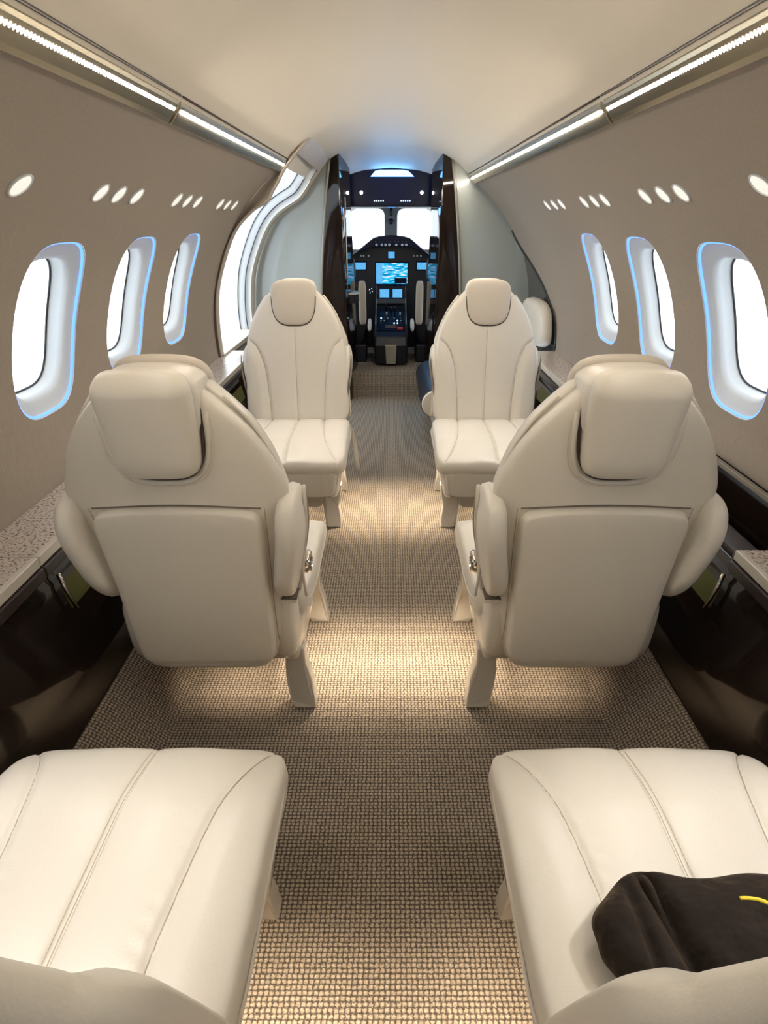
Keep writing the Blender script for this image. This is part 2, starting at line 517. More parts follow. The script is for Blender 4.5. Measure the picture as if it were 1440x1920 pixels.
def hull_wall(side):
    """inner wall with window openings, (Y, a) parameter space mapped on the hull"""
    sg = -1 if side == 'left' else 1
    vs, fs = [], []
    def add(Y, a, off=0.0):
        x, z = hull(a, off); vs.append((sg * x, Y, z)); return len(vs) - 1
    def grid(y0, y1, a0, a1, ny, na, y1f=None):
        idx = {}
        for i in range(ny + 1):
            for j in range(na + 1):
                a = a0 + (a1 - a0) * j / na
                ye = y1f(a) if y1f else y1
                idx[i, j] = add(y0 + (ye - y0) * i / ny, a)
        for i in range(ny):
            for j in range(na): fs.append((idx[i, j], idx[i + 1, j], idx[i + 1, j + 1], idx[i, j + 1]))
    ahw = arc2ang(WH)
    aw0, aw1 = A_WIN - ahw - 2.5, min(A_LEDGE, A_WIN + ahw + 1.5)
    ahw = arc2ang(WH)
    def fend(a):                                 # forward edge of the fabric on the right: the crescent
        if side == 'left': return 3.79
        return interp([(33, 5.0), (60, 5.0), (64, 4.95), (70, 4.72), (78, 4.38), (88, 4.08), (97, 3.98), (100, 3.98)], a)
    grid(Y_AFT, 3.40, A_RAIL, aw0, 24, 10)
    grid(3.40, None, A_RAIL, aw0, 6, 10, fend)
    grid(3.40, None, aw0, A_LEDGE + 1, 6, 72, fend)
    if aw1 < A_LEDGE: grid(Y_AFT, 3.40, aw1, A_LEDGE + 1, 24, 2)
    bands = []
    y = Y_AFT
    for wy in WIN_Y:
        y0, y1 = wy - 0.27, wy + 0.27
        if y0 > y: grid(y, y0, aw0, aw1, 3, 72)
        # patch with hole
        n = 144; outer = []
        inner = rr_loop(wy, A_WIN, WW, ahw, n, 3.4)
        rings = 5; idx = {}
        for k in range(n):
            dx, dy = inner[k][0] - wy, inner[k][1] - A_WIN
            ox, oy = rect_ray(wy, A_WIN, y0, y1, aw0, aw1, dx, dy)
            for r_ in range(rings + 1):
                f = r_ / rings
                idx[k, r_] = add(inner[k][0] + (ox - inner[k][0]) * f, inner[k][1] + (oy - inner[k][1]) * f)
        for k in range(n):
            for r_ in range(rings):
                k2 = (k + 1) % n
                fs.append((idx[k, r_], idx[k2, r_], idx[k2, r_ + 1], idx[k, r_ + 1]))
        # corners of the patch
        for (cx_, cy_) in ((y0, aw0), (y1, aw0), (y1, aw1), (y0, aw1)):
            best = None
            for k in range(n):
                a_ = vs[idx[k, rings]]; b_ = vs[idx[(k + 1) % n, rings]]
                pa = (a_[1], math.degrees(math.atan2(sg * a_[0], a_[2] - ZC))); pb_ = (b_[1], math.degrees(math.atan2(sg * b_[0], b_[2] - ZC)))
                on_y = abs(pa[0] - cx_) < 1e-6 and abs(pb_[1] - cy_) < 1e-5
                on_x = abs(pb_[0] - cx_) < 1e-6 and abs(pa[1] - cy_) < 1e-5
                if on_y or on_x: best = (idx[k, rings], idx[(k + 1) % n, rings])
            if best:
                c = add(cx_, cy_); fs.append((best[0], c, best[1]))
        y = y1
    if y < 3.40: grid(y, 3.40, aw0, aw1, 3, 72)
    o = mesh('wall_' + side, vs, fs, 'fabric')
    struct(o)
    return o

wl = hull_wall('left'); wr = hull_wall('right')

def window(n, side, wy):
    sg = -1 if side == 'left' else 1
    ahw = arc2ang(WH)
    # reveal: outer loop on the wall, bowl, then inner loop on the pane plane (vertical-ish, further out)
    nn = 72
    loops = []
    spec = [  # hw, hh(deg), offset outwards, centre shift in deg
        (WW, ahw, 0.0, 0), (WW - 0.004, ahw - 0.3, 0.008, 0), (WW - 0.014, ahw - 1.2, 0.017, 0),
        (WW - 0.026, ahw - 2.6, 0.024, 0.2), (WW - 0.031, ahw - 3.2, 0.032, 0.3),
        (WW - 0.034, ahw - 3.5, 0.045, 0.3), (WW - 0.038, ahw - 3.8, 0.074, 0.4), (WW - 0.043, ahw - 4.1, 0.078, 0.4)]
    vs = []
    for hw, hh, off, sh in spec:
        for (yy, aa) in rr_loop(wy, A_WIN + sh, hw, hh, nn, 3.4):
            x, z = hull(aa, off); vs.append((sg * x, yy, z))
    fs = []
    for l in range(len(spec) - 1):
        for k in range(nn):
            k2 = (k + 1) % nn
            fs.append((l * nn + k, l * nn + k2, (l + 1) * nn + k2, (l + 1) * nn + k))
    fr = mesh('window_%d' % n, vs, fs, 'white')
    struct(fr)
    # blue light line round the recess edge
    def off_loop(hw, hh, off, sh=0, num=nn):
        return [(sg * hull(aa, off)[0], yy, hull(aa, off)[1]) for (yy, aa) in rr_loop(wy, A_WIN + sh, hw, hh, num, 3.4)]
    tube('light_line', off_loop(WW - 0.003, ahw - 0.2, 0.008), 0.0052, 'ledblue', fr, closed=True, seg=6)
    tube('gasket', off_loop(WW - 0.041, ahw - 3.95, 0.076, 0.4), 0.0032, 'rubber', fr, closed=True, seg=6)
    lp = off_loop(WW - 0.041, ahw - 3.9, 0.077, 0.4)
    c = Vector((0, 0, 0))
    for p in lp: c += Vector(p)
    c /= len(lp)
    x, z = hull(A_WIN + 0.4, 0.077)
    vs = list(lp) + [(c.x * 0.4 + sg * lp[0][0] * sg * 0.6, c.y, c.z)]
    fs = [(k, (k + 1) % nn, nn) for k in range(nn)]
    mesh('window_pane', vs, fs, 'glass', fr)
    return fr

wn = 1
for side in ('left', 'right'):
    for wy in WIN_Y:
        window(wn, side, wy); wn += 1

# ceiling
def ceil_prof(n=10):
    right = crom([(x, z) for x, z in [(-p[0], p[1]) for p in CEIL[:0:-1]] + CEIL], n)
    return [(p[0], p[1]) for p in right]
def ceil_z(x): return interp(CEIL, abs(x))
cp = [(-0.603 + 1.206 * i / 60) for i in range(61)]
cs = [(x, ceil_z(x)) for x in cp]
vs = []; fs = []
ny = 60
for i in range(ny + 1):
    Y = Y_AFT + (5.56 - Y_AFT) * i / ny
    dz = 0.11 * smooth((Y - 4.95) / 0.6)
    for x, z in cs: vs.append((x, Y, z - dz))
for i in range(ny):
    for j in range(60): fs.append((i * 61 + j, (i + 1) * 61 + j, (i + 1) * 61 + j + 1, i * 61 + j + 1))
ce = struct(mesh('ceiling', vs, fs, 'ceiling'))
# skin closing the hull outside the interior (aft bulkhead behind the camera)
poly = [(hull(a)[0], hull(a)[1]) for a in range(-140, 141, 4)]
struct(prism('wall_aft', poly, 'Y', Y_AFT - 0.03, Y_AFT, 'strip_grey', bv=0))

# floor: aisle, rising sides
prof = [(-0.84, 0.162), (-0.82, 0.152), (-0.80, 0.135), (-0.675, 0.006), (-0.665, 0.0), (0.665, 0.0), (0.675, 0.006), (0.80, 0.135), (0.82, 0.152), (0.84, 0.162)]
vs = []; fs = []; uv = []
ny = 20
al = [0]
for i in range(1, len(prof)): al.append(al[-1] + math.dist(prof[i], prof[i - 1]))
for i in range(ny + 1):
    Y = Y_AFT + (5.1 - Y_AFT) * i / ny
    for j, (x, z) in enumerate(prof): vs.append((x, Y, z)); uv.append((al[j], Y))
np_ = len(prof)
for i in range(ny):
    for j in range(np_ - 1): fs.append((i * np_ + j, i * np_ + j + 1, (i + 1) * np_ + j + 1, (i + 1) * np_ + j))
fl = struct(autosmooth(mesh('floor', vs, fs, 'carpet', uvs=uv), 25))
# cockpit step
def uvbox(name, x0, x1, y0, y1, z0, z1, m):
    vs, fs, uv = [], [], []
    def quad(p, t):
        k = len(vs); vs.extend(p); uv.extend(t); fs.append((k, k + 1, k + 2, k + 3))
    quad([(x0, y0, z0), (x1, y0, z0), (x1, y0, z1), (x0, y0, z1)], [(x0, z0), (x1, z0), (x1, z1), (x0, z1)])
    quad([(x0, y0, z1), (x1, y0, z1), (x1, y1, z1), (x0, y1, z1)], [(x0, y0), (x1, y0), (x1, y1), (x0, y1)])
    return mesh(name, vs, fs, m, smooth_=False, uvs=uv)
struct(uvbox('floor_cockpit', -0.9, 0.9, 5.1, 7.2, 0, 0.215, 'carpet'))

# side furnishing under the ledge: lacquered lower walls with a long lined pocket
def lower_wall(side):
    sg = -1 if side == 'left' else 1
    y1 = 5.0
    pr = [(0.915, 0.585), (0.912, 0.545), (0.905, 0.53), (0.90, 0.50), (0.885, 0.43), (0.868, 0.36), (0.85, 0.28), (0.838, 0.20), (0.832, 0.14)]
    vs = []; fs = []
    for i in range(31):
        Y = Y_AFT + (y1 - Y_AFT) * i / 30
        for x, z in pr: vs.append((sg * x, Y, z))
    n = len(pr)
    for i in range(30):
        for j in range(n - 1): fs.append((i * n + j, i * n + j + 1, (i + 1) * n + j + 1, (i + 1) * n + j))
    o = struct(mesh('baseboard_' + side, vs, fs, 'gloss_dark'))
    return o
for side in ('left', 'right'):
    lower_wall(side)
    sg = -1 if side == 'left' else 1
    # pocket lining strip and its bright edge
    t = empty('literature_pocket', (sg * 0.905, 1.36, 0.44))
    tag(t, 'long olive-lined side pocket in the %s dark lacquered lower wall, with a bright metal end' % side, 'side pocket')
    def q(x, y, z): return Vector((sg * x, y, z)) - Vector((sg * 0.905, 1.36, 0.44))
    for nm_, y0, y1, z0, z1, mm, pr_ in (('lining', 1.34, 3.5, 0.435, 0.515, 'olive', 0.006), ('upper_band', 1.34, 3.5, 0.517, 0.56, 'cockpit_grey', 0.006)):
        xa = 0.870 + (z0 - 0.36) * 0.25; xb = 0.870 + (z1 - 0.36) * 0.25
        prism(nm_, [(xa - pr_, z0), (xb - pr_, z1), (xb + 0.004, z1), (xa + 0.004, z0)], 'Y', y0, y1, mm, t, bv=0.002,
              place=lambda v: q(v[0], v[1], v[2]))
    tube('end_trim', [q(0.893, 1.335, 0.55), q(0.884, 1.33, 0.51), q(0.868, 1.335, 0.44)], 0.0035, 'chrome', t, seg=8, flat=2.0)

# ledges
def ledge(side, y0, y1, name_label, zt=0.622):
    sg = -1 if side == 'left' else 1
    t = empty('side_ledge', (sg * 1.0, y0, 0.60))
    tag(t, name_label, 'ledge')
    P = lambda v: (sg * v[0] - sg * 1.0, v[1] - y0, v[2] - 0.60)
    prism('stone_top', [(0.925, zt - 0.012), (0.925, zt), (1.088, zt), (1.088, zt - 0.012)], 'Y', y0, y1, 'stone', t, bv=0.001, place=P)
    prism('edge_strip', [(0.908, zt - 0.028), (0.908, zt + 0.001), (0.926, zt + 0.001), (0.926, zt - 0.028)], 'Y', y0, y1, 'plastic', t, bv=0.003, place=P)
    prism('under_rail', [(0.900, zt - 0.062), (0.900, zt - 0.03), (0.96, zt - 0.03), (0.96, zt - 0.062)], 'Y', y0, y1, 'gloss_rim', t, bv=0.004, place=P)
    return t
ledge('left', Y_AFT + 0.01, 1.30, 'near piece of the speckled stone ledge with cream edge along the left wall')
ledge('left', 1.303, 3.98, 'long speckled stone ledge along the left wall from the near seat to the entry door')
ledge('right', Y_AFT + 0.01, 1.34, 'short speckled stone ledge at the right picture edge, ending before the open table box')
ledge('right', 2.55, 3.97, 'speckled stone ledge by the right wall behind the far right seat')

# open table box on the right
tb = empty('table_stowage_box', (0.99, 1.36, 0.56))
tag(tb, 'open dark lacquered table stowage box in the right side ledge beside the second-row seat', 'stowage box')
def tq(v): return (v[0] - 0.99, v[1] - 1.36, v[2] - 0.56)
prism('wall_plate', [(1.075, 0.38), (1.078, 0.70), (1.088, 0.70), (1.09, 0.38)], 'Y', 1.345, 2.545, 'gloss_dark', tb, bv=0.002, place=tq)
prism('top_trim', [(1.064, 0.685), (1.064, 0.70), (1.088, 0.70), (1.088, 0.685)], 'Y', 1.345, 2.545, 'strip_grey', tb, bv=0.002, place=tq)
prism('box_floor', [(0.99, 0.50), (0.99, 0.515), (1.075, 0.515), (1.075, 0.50)], 'Y', 1.345, 2.545, 'gloss_dark', tb, bv=0.002, place=tq)
prism('inner_rim', [(0.926, 0.575), (0.932, 0.60), (0.99, 0.605), (1.0, 0.59), (1.0, 0.50), (0.985, 0.50), (0.985, 0.57)], 'Y', 1.345, 2.545, 'gloss_rim', tb, bv=0.004, place=tq)
box('slot_rail', tq((1.04, 1.95, 0.525)), (0.014, 1.15, 0.02), 'cockpit_dark', tb, 0.002)
box('latch', tq((1.02, 1.62, 0.522)), (0.012, 0.03, 0.012), 'chrome', tb, 0.002)
box('divider', tq((0.995, 1.352, 0.55)), (0.16, 0.012, 0.12), 'gloss_rim', tb, 0.003)

# ================================================================== LIGHT RAILS
for side in ('left', 'right'):
    sg = -1 if side == 'left' else 1
    yend = 3.79 if side == 'left' else 4.99
    secs = [(-0.65, 1.935, 'dots'), (1.955, yend, 'line')]
    for (y0, y1, kind) in secs:
        t = empty('ceiling_light_rail', (sg * 0.603, y0, 1.668))
        tag(t, ('%s champagne ceiling light rail, near section with a row of round white light cells' if kind == 'dots' else
                '%s ceiling light rail, far section with one continuous white light line') % side, 'ceiling light')
        def pl(v, y0=y0, sg=sg): return (sg * v[0] - sg * 0.603, v[1] - y0, v[2] - 1.668)
        # housing: shallow bar following the corner between wall and ceiling
        xA, zA = 0.582, 1.694; xB, zB = hull(A_RAIL + 1.0, -0.004)
        nx, nz = 0.62, 0.78
        prism('housing', [(xA + 0.014, zA + 0.012), (xA - 0.004, zA - 0.002), (xA - 0.001, zA - 0.012), (0.608, 1.650), (0.618, 1.640), (0.626, 1.648), (0.618, 1.664)], 'Y', y0, y1, 'rail', t, bv=0.0025, place=pl)
        tube('edge_trim', [pl((0.572, y0, 1.704)), pl((0.572, y1, 1.704))], 0.003, 'gap', t, seg=6)
        # light cells
        c0 = Vector((0.5915, 0, 1.673)); tdir = Vector((0.027, 0, -0.038)).normalized(); nd = Vector((-0.038, 0, -0.027)).normalized()
        if kind == 'dots':
            ys = [y for y in [1.92 - 0.0115 * k for k in range(72)]]
            me = None
            for k, yy in enumerate(ys):
                if me is None:
                    vs = []; fs = []
                    for r_, h_ in ((0.0062, 0), (0.0052, 0.0022), (0.0028, 0.0034)):
                        for a in range(12):
                            an = 2 * PI * a / 12
                            v = tdir * (math.cos(an) * r_) + nd * h_ + Vector((0, math.sin(an) * r_ * 0.62, 0))
                            vs.append((sg * v.x, v.y, v.z))
                    for i in range(2):
                        for a in range(12): fs.append((i * 12 + a, i * 12 + (a + 1) % 12, (i + 1) * 12 + (a + 1) % 12, (i + 1) * 12 + a))
                    fs.append(tuple(24 + a for a in range(12)))
                    o = mesh('light_cell', vs, fs, 'led', t); me = o.data
                else:
                    o = link('light_cell', me, t)
                o.location = pl((c0.x, yy, c0.z))
            # the part above and behind the camera
            prism('light_line', [(c0.x - 0.003, c0.z + 0.005), (c0.x + 0.003, c0.z - 0.005), (c0.x - 0.001, c0.z - 0.008), (c0.x - 0.006, c0.z + 0.001)], 'Y', 0.40, 1.09, 'led', t, bv=0, place=pl)
        else:
            prism('light_line', [(c0.x - 0.0025, c0.z + 0.0045), (c0.x + 0.0025, c0.z - 0.003), (c0.x - 0.001, c0.z - 0.006), (c0.x - 0.006, c0.z + 0.002)], 'Y', y0 + 0.02, y1 - 0.05, 'led', t, bv=0, place=pl)

# ================================================================== READING LIGHTS
LAMPS = [(1.27, 'near'), (1.38, 'near'), (1.50, 'near'), (1.905, 'a'), (2.03, 'a'), (2.17, 'a'), (2.57, 'b'), (2.70, 'b'), (2.84, 'b'), (3.21, 'c'), (3.35, 'c'), (3.50, 'c')]
lens_me = {}
order = {'a': ['nearest', 'middle', 'farthest']}
gname = {'near': 'first', 'a': 'second', 'b': 'third', 'c': 'fourth'}
cnt = {}
for side in ('left', 'right'):
    sg = -1 if side == 'left' else 1
    for (Y, g) in LAMPS:
        k = cnt.get((side, g), 0); cnt[side, g] = k + 1
        if g == 'near' and k < 2: continue
        a = 49.0
        x, z = hull(a); nrm = Vector((-sg * math.sin(math.radians(a)), 0, -math.cos(math.radians(a))))
        t = empty('reading_light', (sg * x, Y, z))
        if g == 'near':
            lab = 'single round reading light high on the %s wall, at the picture edge' % side
        else:
            lab = '%s of the three round reading lights in the %s cluster from the camera, %s wall' % (['nearest', 'middle', 'farthest'][k], gname[g], side)
        tag(t, lab, 'reading light', 'reading lights on the %s wall' % side)
        tv = Vector((-sg * math.cos(math.radians(a)), 0, math.sin(math.radians(a)))); yv = Vector((0, 1, 0))
        e1 = yv * math.cos(0.49) + tv * math.sin(0.49); e2 = tv * math.cos(0.49) - yv * math.sin(0.49)
        def oval(o):
            for v in o.data.vertices:
                c = v.co.copy(); p1, p2, p3 = c.dot(e1), c.dot(e2), c.dot(nrm)
                v.co = e1 * (p1 * 1.24) + e2 * (p2 * 0.76) + nrm * p3
        oval(lathe('trim_ring', [(0.0335, 0.0), (0.0335, 0.004), (0.031, 0.0055), (0.029, 0.004), (0.029, 0.001)], (0, 0, 0), nrm, 'white', t, 28))
        oval(lathe('lens', [(0.029, 0.0015), (0.028, 0.003), (0.018, 0.005), (0.005, 0.006)], (0, 0, 0), nrm, 'lamp', t, 28))

# ================================================================== SEATS
CUSHV = 0.48
def side_seam(z):      # half distance of the back's side seams at height z
    return interp([(0.40, 0.135), (0.55, 0.142), (0.70, 0.155), (0.78, 0.175), (0.83, 0.20), (0.87, 0.25)], z)
def back_w(z):
    return interp([(0.43, 0.272), (0.6, 0.266), (0.72, 0.262), (0.82, 0.254), (0.9, 0.236), (0.96, 0.212), (1.0, 0.190), (1.04, 0.160), (1.08, 0.13), (1.1, 0.12)], z)
def shell_w(z):
    return interp([(0.20, 0.165), (0.26, 0.188), (0.35, 0.202), (0.5, 0.215), (0.65, 0.232), (0.75, 0.25), (0.82, 0.264), (0.9, 0.242), (0.96, 0.214), (1.0, 0.190), (1.04, 0.160), (1.08, 0.13), (1.1, 0.12)], z)
REC = 0.19
def rec(z): return -REC * (z - 0.45)

def make_seat(name, asg, base_front, recl=REC, leg_off=0.0, dial=True, pods=True):
    """asg = +1: aisle on local +x. Seat faces local +y; its back/seat crease is the origin in plan."""
    t = empty(name)
    def rc(z): return -recl * (z - 0.45)
    wide = 0.0 if pods else 0.028          # the near pair carry fuller bolsters instead of side pods
    def bw(z): return back_w(z) + wide * smooth((0.93 - z) / 0.12)
    def sw(z): return shell_w(z) + wide * smooth((0.93 - z) / 0.12)
    # --- seat cushion
    def cdisp(x, y):
        s = side = interp([(-0.05, 0.135), (0.05, 0.14), (0.22, 0.158), (0.32, 0.175), (0.40, 0.20), (0.47, 0.235), (0.5, 0.27)], y)
        d = groove(x, 0.007, 0.006) + groove(abs(x) - s, 0.007, 0.006)
        # puff of the panels and slight bolster
        d += 0.005 * math.exp(-((abs(x) - 0.075) / 0.05) ** 2) + 0.010 * smooth((abs(x) - s) / 0.06)
        d += groove(y - 0.045, 0.004, 0.006) * (1 if abs(x) < 0.14 else 0)
        d += 0.0012 * math.sin(y * 190 + x * 60) * math.exp(-((abs(x) - s + 0.022) / 0.016) ** 2) * smooth((0.4 - y) / 0.2)
        return d
    cu = pad('seat_cushion', 'leather', t,
        lambda s, u: (s * (0.278 + 0.004 * u), 0.222 + u * 0.275),
        lambda x, y, h: Vector((x, y + (0.012 * min(0, h) / 0.05), 0.414 + h - 0.032 * smooth((y - 0.30) / 0.2))), 0.052, 0.045, 110, 96, q=9, p=4.2, disp=cdisp, pb=7)
    def cs(y): return interp([(-0.05, 0.135), (0.05, 0.14), (0.22, 0.158), (0.32, 0.175), (0.40, 0.20), (0.47, 0.235), (0.5, 0.27)], y)
    ys_ = [-0.03 + 0.008 * k for k in range(64)]
    drape('seam', cu, [(0, y, 0.5) for y in ys_], (0, 0, -1), 0.0013, 'seamline', cu)
    for q_ in (-1, 1):
        drape('seam', cu, [(q_ * cs(y), y, 0.5) for y in ys_], (0, 0, -1), 0.0013, 'seamline', cu)
    for dx in (-0.0065, 0.0065):
        pth = drape('x', cu, [(dx, y, 0.5) for y in ys_], (0, 0, -1), 0, 'thread', cu, sink=-0.0005)
        stitches('stitching', pth, cu)
    # --- piping round the cushion top edge
    def edge_pt(an, zz, g=0.0):
        c, s = math.cos(an), math.sin(an); q_ = 7.0
        return ((0.279 + g) * math.copysign(abs(c) ** (2 / q_), c), 0.215 + (0.269 + g) * math.copysign(abs(s) ** (2 / q_), s), zz)
    tube('piping', [edge_pt(math.radians(a), 0.412, 0.0) for a in range(-62, 40, 3)], 0.003, 'leather', cu, seg=8)
    tube('piping', [edge_pt(math.radians(a), 0.412, 0.0) for a in range(140, 243, 3)], 0.003, 'leather', cu, seg=8)
    # front apron under the cushion
    pad('front_apron', 'leather', t, lambda s, u: (s * (0.24 - 0.012 * (1 - u)), 0.29 + u * 0.072),
        lambda x, y, h: Vector((x, 0.472 + h - (0.36 - y) * 0.24, y)), 0.018, 0.06, 40, 24, q=9, p=6,
        disp=lambda x, y: groove(abs(x) - 0.195, 0.004, 0.005))
    # seat pan / side shrouds (glossy)
    for sd in (-1, 1):
        sh = pad('side_shroud', 'plastic', t,
            lambda s, u: ((0.19 + s * 0.245) + (1 - u) * 0.008, 0.275 + u * (0.105 - 0.025 * max(0, s))),
            lambda x, y, h, sd=sd: Vector((sd * (0.224 + h - (0.36 - y) * 0.12), x, y)), 0.030, 0.03, 36, 20, q=5, p=4)
        tube('control_slot', [(sd * 0.250, 0.10 + 0.02 * k, 0.31 + 0.003 * k) for k in range(9)], 0.005, 'chrome', sh, seg=8, flat=0.5)
    box('seat_pan', (0, 0.20, 0.32), (0.42, 0.40, 0.10), 'plastic', t, 0.02)
    # --- base: two bridge frames, each a beam with two flared legs, joined by runners
    yf = base_front; yb = base_front - 0.42
    for yy in (yf, yb):
        low = [(0.14, 0.115), (0.12, 0.105), (-0.12, 0.105), (-0.14, 0.115)] if yy == yf else [(0.14, 0.19), (-0.14, 0.19)]
        bm_ = prism('beam', [(-0.16, 0.195), (-0.205, 0.225), (0.205 + leg_off, 0.225), (0.16 + leg_off, 0.195)] + low if asg > 0 else [(-x_, z_) for x_, z_ in [(-0.16, 0.195), (-0.205, 0.225), (0.205 + leg_off, 0.225), (0.16 + leg_off, 0.195)] + low], 'Y', yy - 0.028, yy + 0.028, 'plastic', t, bv=0.008)
        for sd in (-1, 1):
            if yy == yb and sd != asg: continue
            off = leg_off if sd == asg else -0.042
            P_ = [(0.150, 0.21), (0.146, 0.13), (0.150, 0.08), (0.158, 0.03), (0.164, 0.0), (0.236, 0.0), (0.232, 0.05), (0.226, 0.11), (0.236, 0.17), (0.25, 0.23)]
            dz = 0.0 if sd == asg else 0.0
            P_ = [(sd * (min(x + off, 0.243) if z > 0.15 else x + off), z) for x, z in P_]
            lo = yy - 0.032
            o = prism('leg', P_, 'Y', yy - 0.026, yy + 0.026, 'plastic', t, bv=0.007)
            # flare of the foot along the aisle
            for v in o.data.vertices:
                if v.co.z < 0.04: v.co.y += (0.018 if yy == yf else -0.012)
    for sd in (-1, 1):
        box('runner', (sd * 0.17, (yf + yb) / 2, 0.195), (0.05, 0.40, 0.05), 'plastic', t, 0.01)
    # --- backrest, front pad
    def bdisp(x, z):
        s = side_seam(z)
        d = groove(abs(x) - s, 0.007, 0.006)
        if z < 0.93: d += groove(x, 0.006, 0.006) * smooth((0.93 - z) / 0.03)
        d += 0.004 * math.exp(-((abs(x) - 0.07) / 0.05) ** 2)
        d += 0.014 * smooth((abs(x) - s) / 0.05) * smooth((0.87 - z) / 0.1)
        return d
    bk = pad('back_cushion', 'leather', t,
        lambda s, u: (s * bw(0.765 + u * 0.335), 0.765 + u * 0.335),
        lambda x, z, h: Vector((x, rc(z) - 0.035 + h, z)), 0.042, 0.03, 80, 100, q=9, p=4, disp=bdisp, pb=8)
    zs_ = [0.45 + 0.01 * k for k in range(46)]
    drape('seam', bk, [(0, 0, z) for z in zs_], (0, -1, 0), 0.0013, 'seamline', bk)
    for q_ in (-1, 1):
        drape('seam', bk, [(q_ * side_seam(z), 0, z) for z in zs_[:42]], (0, -1, 0), 0.0013, 'seamline', bk)
    # --- rear shell
    def sdisp(x, z):
        return 0
    shl = pad('back_shell', 'leather_back', t,
        lambda s, u: (s * sw(0.66 + u * 0.44), 0.66 + u * 0.44),
        lambda x, z, h: Vector((x, rc(z) - 0.075 - h - 0.03 * smooth((0.75 - z) / 0.5) - 0.012, z)), 0.045, 0.045, 60, 80, q=7, p=2.6, pb=6)
    tube('shell_piping', [Vector((s_ * bw(z) * 1.0, rc(z) - 0.062, z)) for (s_, z) in
        [(-1, 0.46 + 0.03 * k) for k in range(21)]] , 0.004, 'leather_back', shl, seg=8)
    tube('shell_piping', [Vector((s_ * bw(z) * 1.0, rc(z) - 0.062, z)) for (s_, z) in
        [(1, 0.46 + 0.03 * k) for k in range(21)]] , 0.004, 'leather_back', shl, seg=8)
    # lower rear panel
    def rear_v(z): return rc(z) - 0.132 - 0.03 * smooth((0.75 - z) / 0.5)
    def pw(z): return interp([(0.22, 0.175), (0.3, 0.187), (0.5, 0.192), (0.7, 0.200), (0.8, 0.204)], z)
    def pshape(s, u):
        z = 0.525 + u * 0.275
        x = s * pw(z)
        if u > 0: z += -0.014 * (s * s) * smooth(u * 1.4)
        else: z += 0.04 * s * s * s * s * smooth(-u)
        return (x, z)
    pan = pad('back_panel', 'leather_back', t, pshape,
        lambda x, z, h: Vector((x, rear_v(z) + 0.012 - h + 0.10 * smooth((0.30 - z) / 0.12) ** 1.5, z)), 0.036, 0.03, 56, 64, q=14, p=8,
        disp=lambda x, z: groove(z - 0.29 - 0.02 * x * x, 0.003, 0.008))
    # dark brown seam over the panel's top edge
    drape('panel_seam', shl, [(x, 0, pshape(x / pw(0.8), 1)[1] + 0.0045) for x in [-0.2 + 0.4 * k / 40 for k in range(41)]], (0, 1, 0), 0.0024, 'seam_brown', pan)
    for q_ in (-1, 1):
        drape('panel_seam', shl, [(q_ * (pw(z) + 0.004), 0, z) for z in [0.34 + 0.45 * k / 40 for k in range(41)]], (0, 1, 0), 0.0013, 'seamline', pan)
    # side pods with the stowed armrests
    for sd in ((-1, 1) if pods else ()):
        PX, PV, PL = (0.230, -0.068, 0.112) if dial else (0.222, -0.085, 0.088)
        def podw(z): return interp([(0.47, 0.35), (0.52, 0.75), (0.6, 0.95), (0.72, 1.0), (0.80, 0.9), (0.85, 0.35)], z)
        po = pad('armrest_pod', 'leather', t,
            lambda s, u: ((PV + s * PL * podw(0.655 + u * 0.165)) + rc(0.655 + u * 0.165) , 0.655 + u * 0.165),
            lambda x, y, h, sd=sd: Vector((sd * (PX + h + 0.03 * smooth((y - 0.5) / 0.25)), x, y)), 0.034 if sd == asg else 0.030, 0.035, 30, 40, q=4, p=3)
        # rim, dark flat strip painting in the tall recess's shade, control dial
        xx = lambda z: sd * (PX + 0.032 + 0.03 * smooth((z - 0.5) / 0.25))
        tube('recess_shade', [Vector((xx(z) + sd * 0.000, -0.05 + rc(z) + 0.030 + 0.02 * (0.8 - z), z)) for z in [0.54 + 0.24 * k / 16 for k in range(17)]],
             lambda f: 0.003 + 0.013 * math.sin(PI * min(1, max(0, f))) , 'strip_grey', po, seg=8, flat=0.35)
        if sd == asg and dial:
            pts = [Vector((xx(z) + sd * 0.001, -0.05 + rc(z) + 0.004 - 0.018 * math.sin(PI * (z - 0.53) / 0.29), z)) for z in [0.53 + 0.29 * k / 16 for k in range(17)]]
            tube('recess_lip', pts, 0.005, 'leather_back', po, seg=8)
            dl = lathe('control_dial', [(0.034, -0.004), (0.034, 0.008), (0.029, 0.014), (0.018, 0.016), (0.016, 0.012), (0.006, 0.012)], (sd * 0.266, 0.004, 0.53), (sd, 0, 0), 'chrome', po, 26)
            box('latch_tray', (sd * 0.228, -0.06, 0.478), (0.05, 0.12, 0.012), 'leather_back', po, 0.004)
            box('tray_gap', (sd * 0.228, -0.061, 0.4865), (0.052, 0.118, 0.004), 'seam_brown', po, 0.001)
        # lower side fairing
        pad('side_fairing', 'leather_back', t,
            lambda s, u: (-0.052 + s * 0.068 + (1 - u) * 0.01, 0.365 + u * 0.115),
            lambda x, y, h, sd=sd: Vector((sd * (0.205 + h), x, y)), 0.038, 0.04, 24, 28, q=4, p=3)
    # --- headrest
    hz0, hz1 = 0.925, 1.14
    def hshape(s, u):
        z = (hz0 + hz1) / 2 + u * (hz1 - hz0) / 2
        return (s * (0.110 + 0.009 * u), z - 0.006 * s * s * (1 if u > 0 else -0.6) * abs(u))
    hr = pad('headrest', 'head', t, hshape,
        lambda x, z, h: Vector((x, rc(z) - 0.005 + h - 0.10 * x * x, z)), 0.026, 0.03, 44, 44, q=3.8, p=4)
    bh0, bh1 = 0.885, 1.135
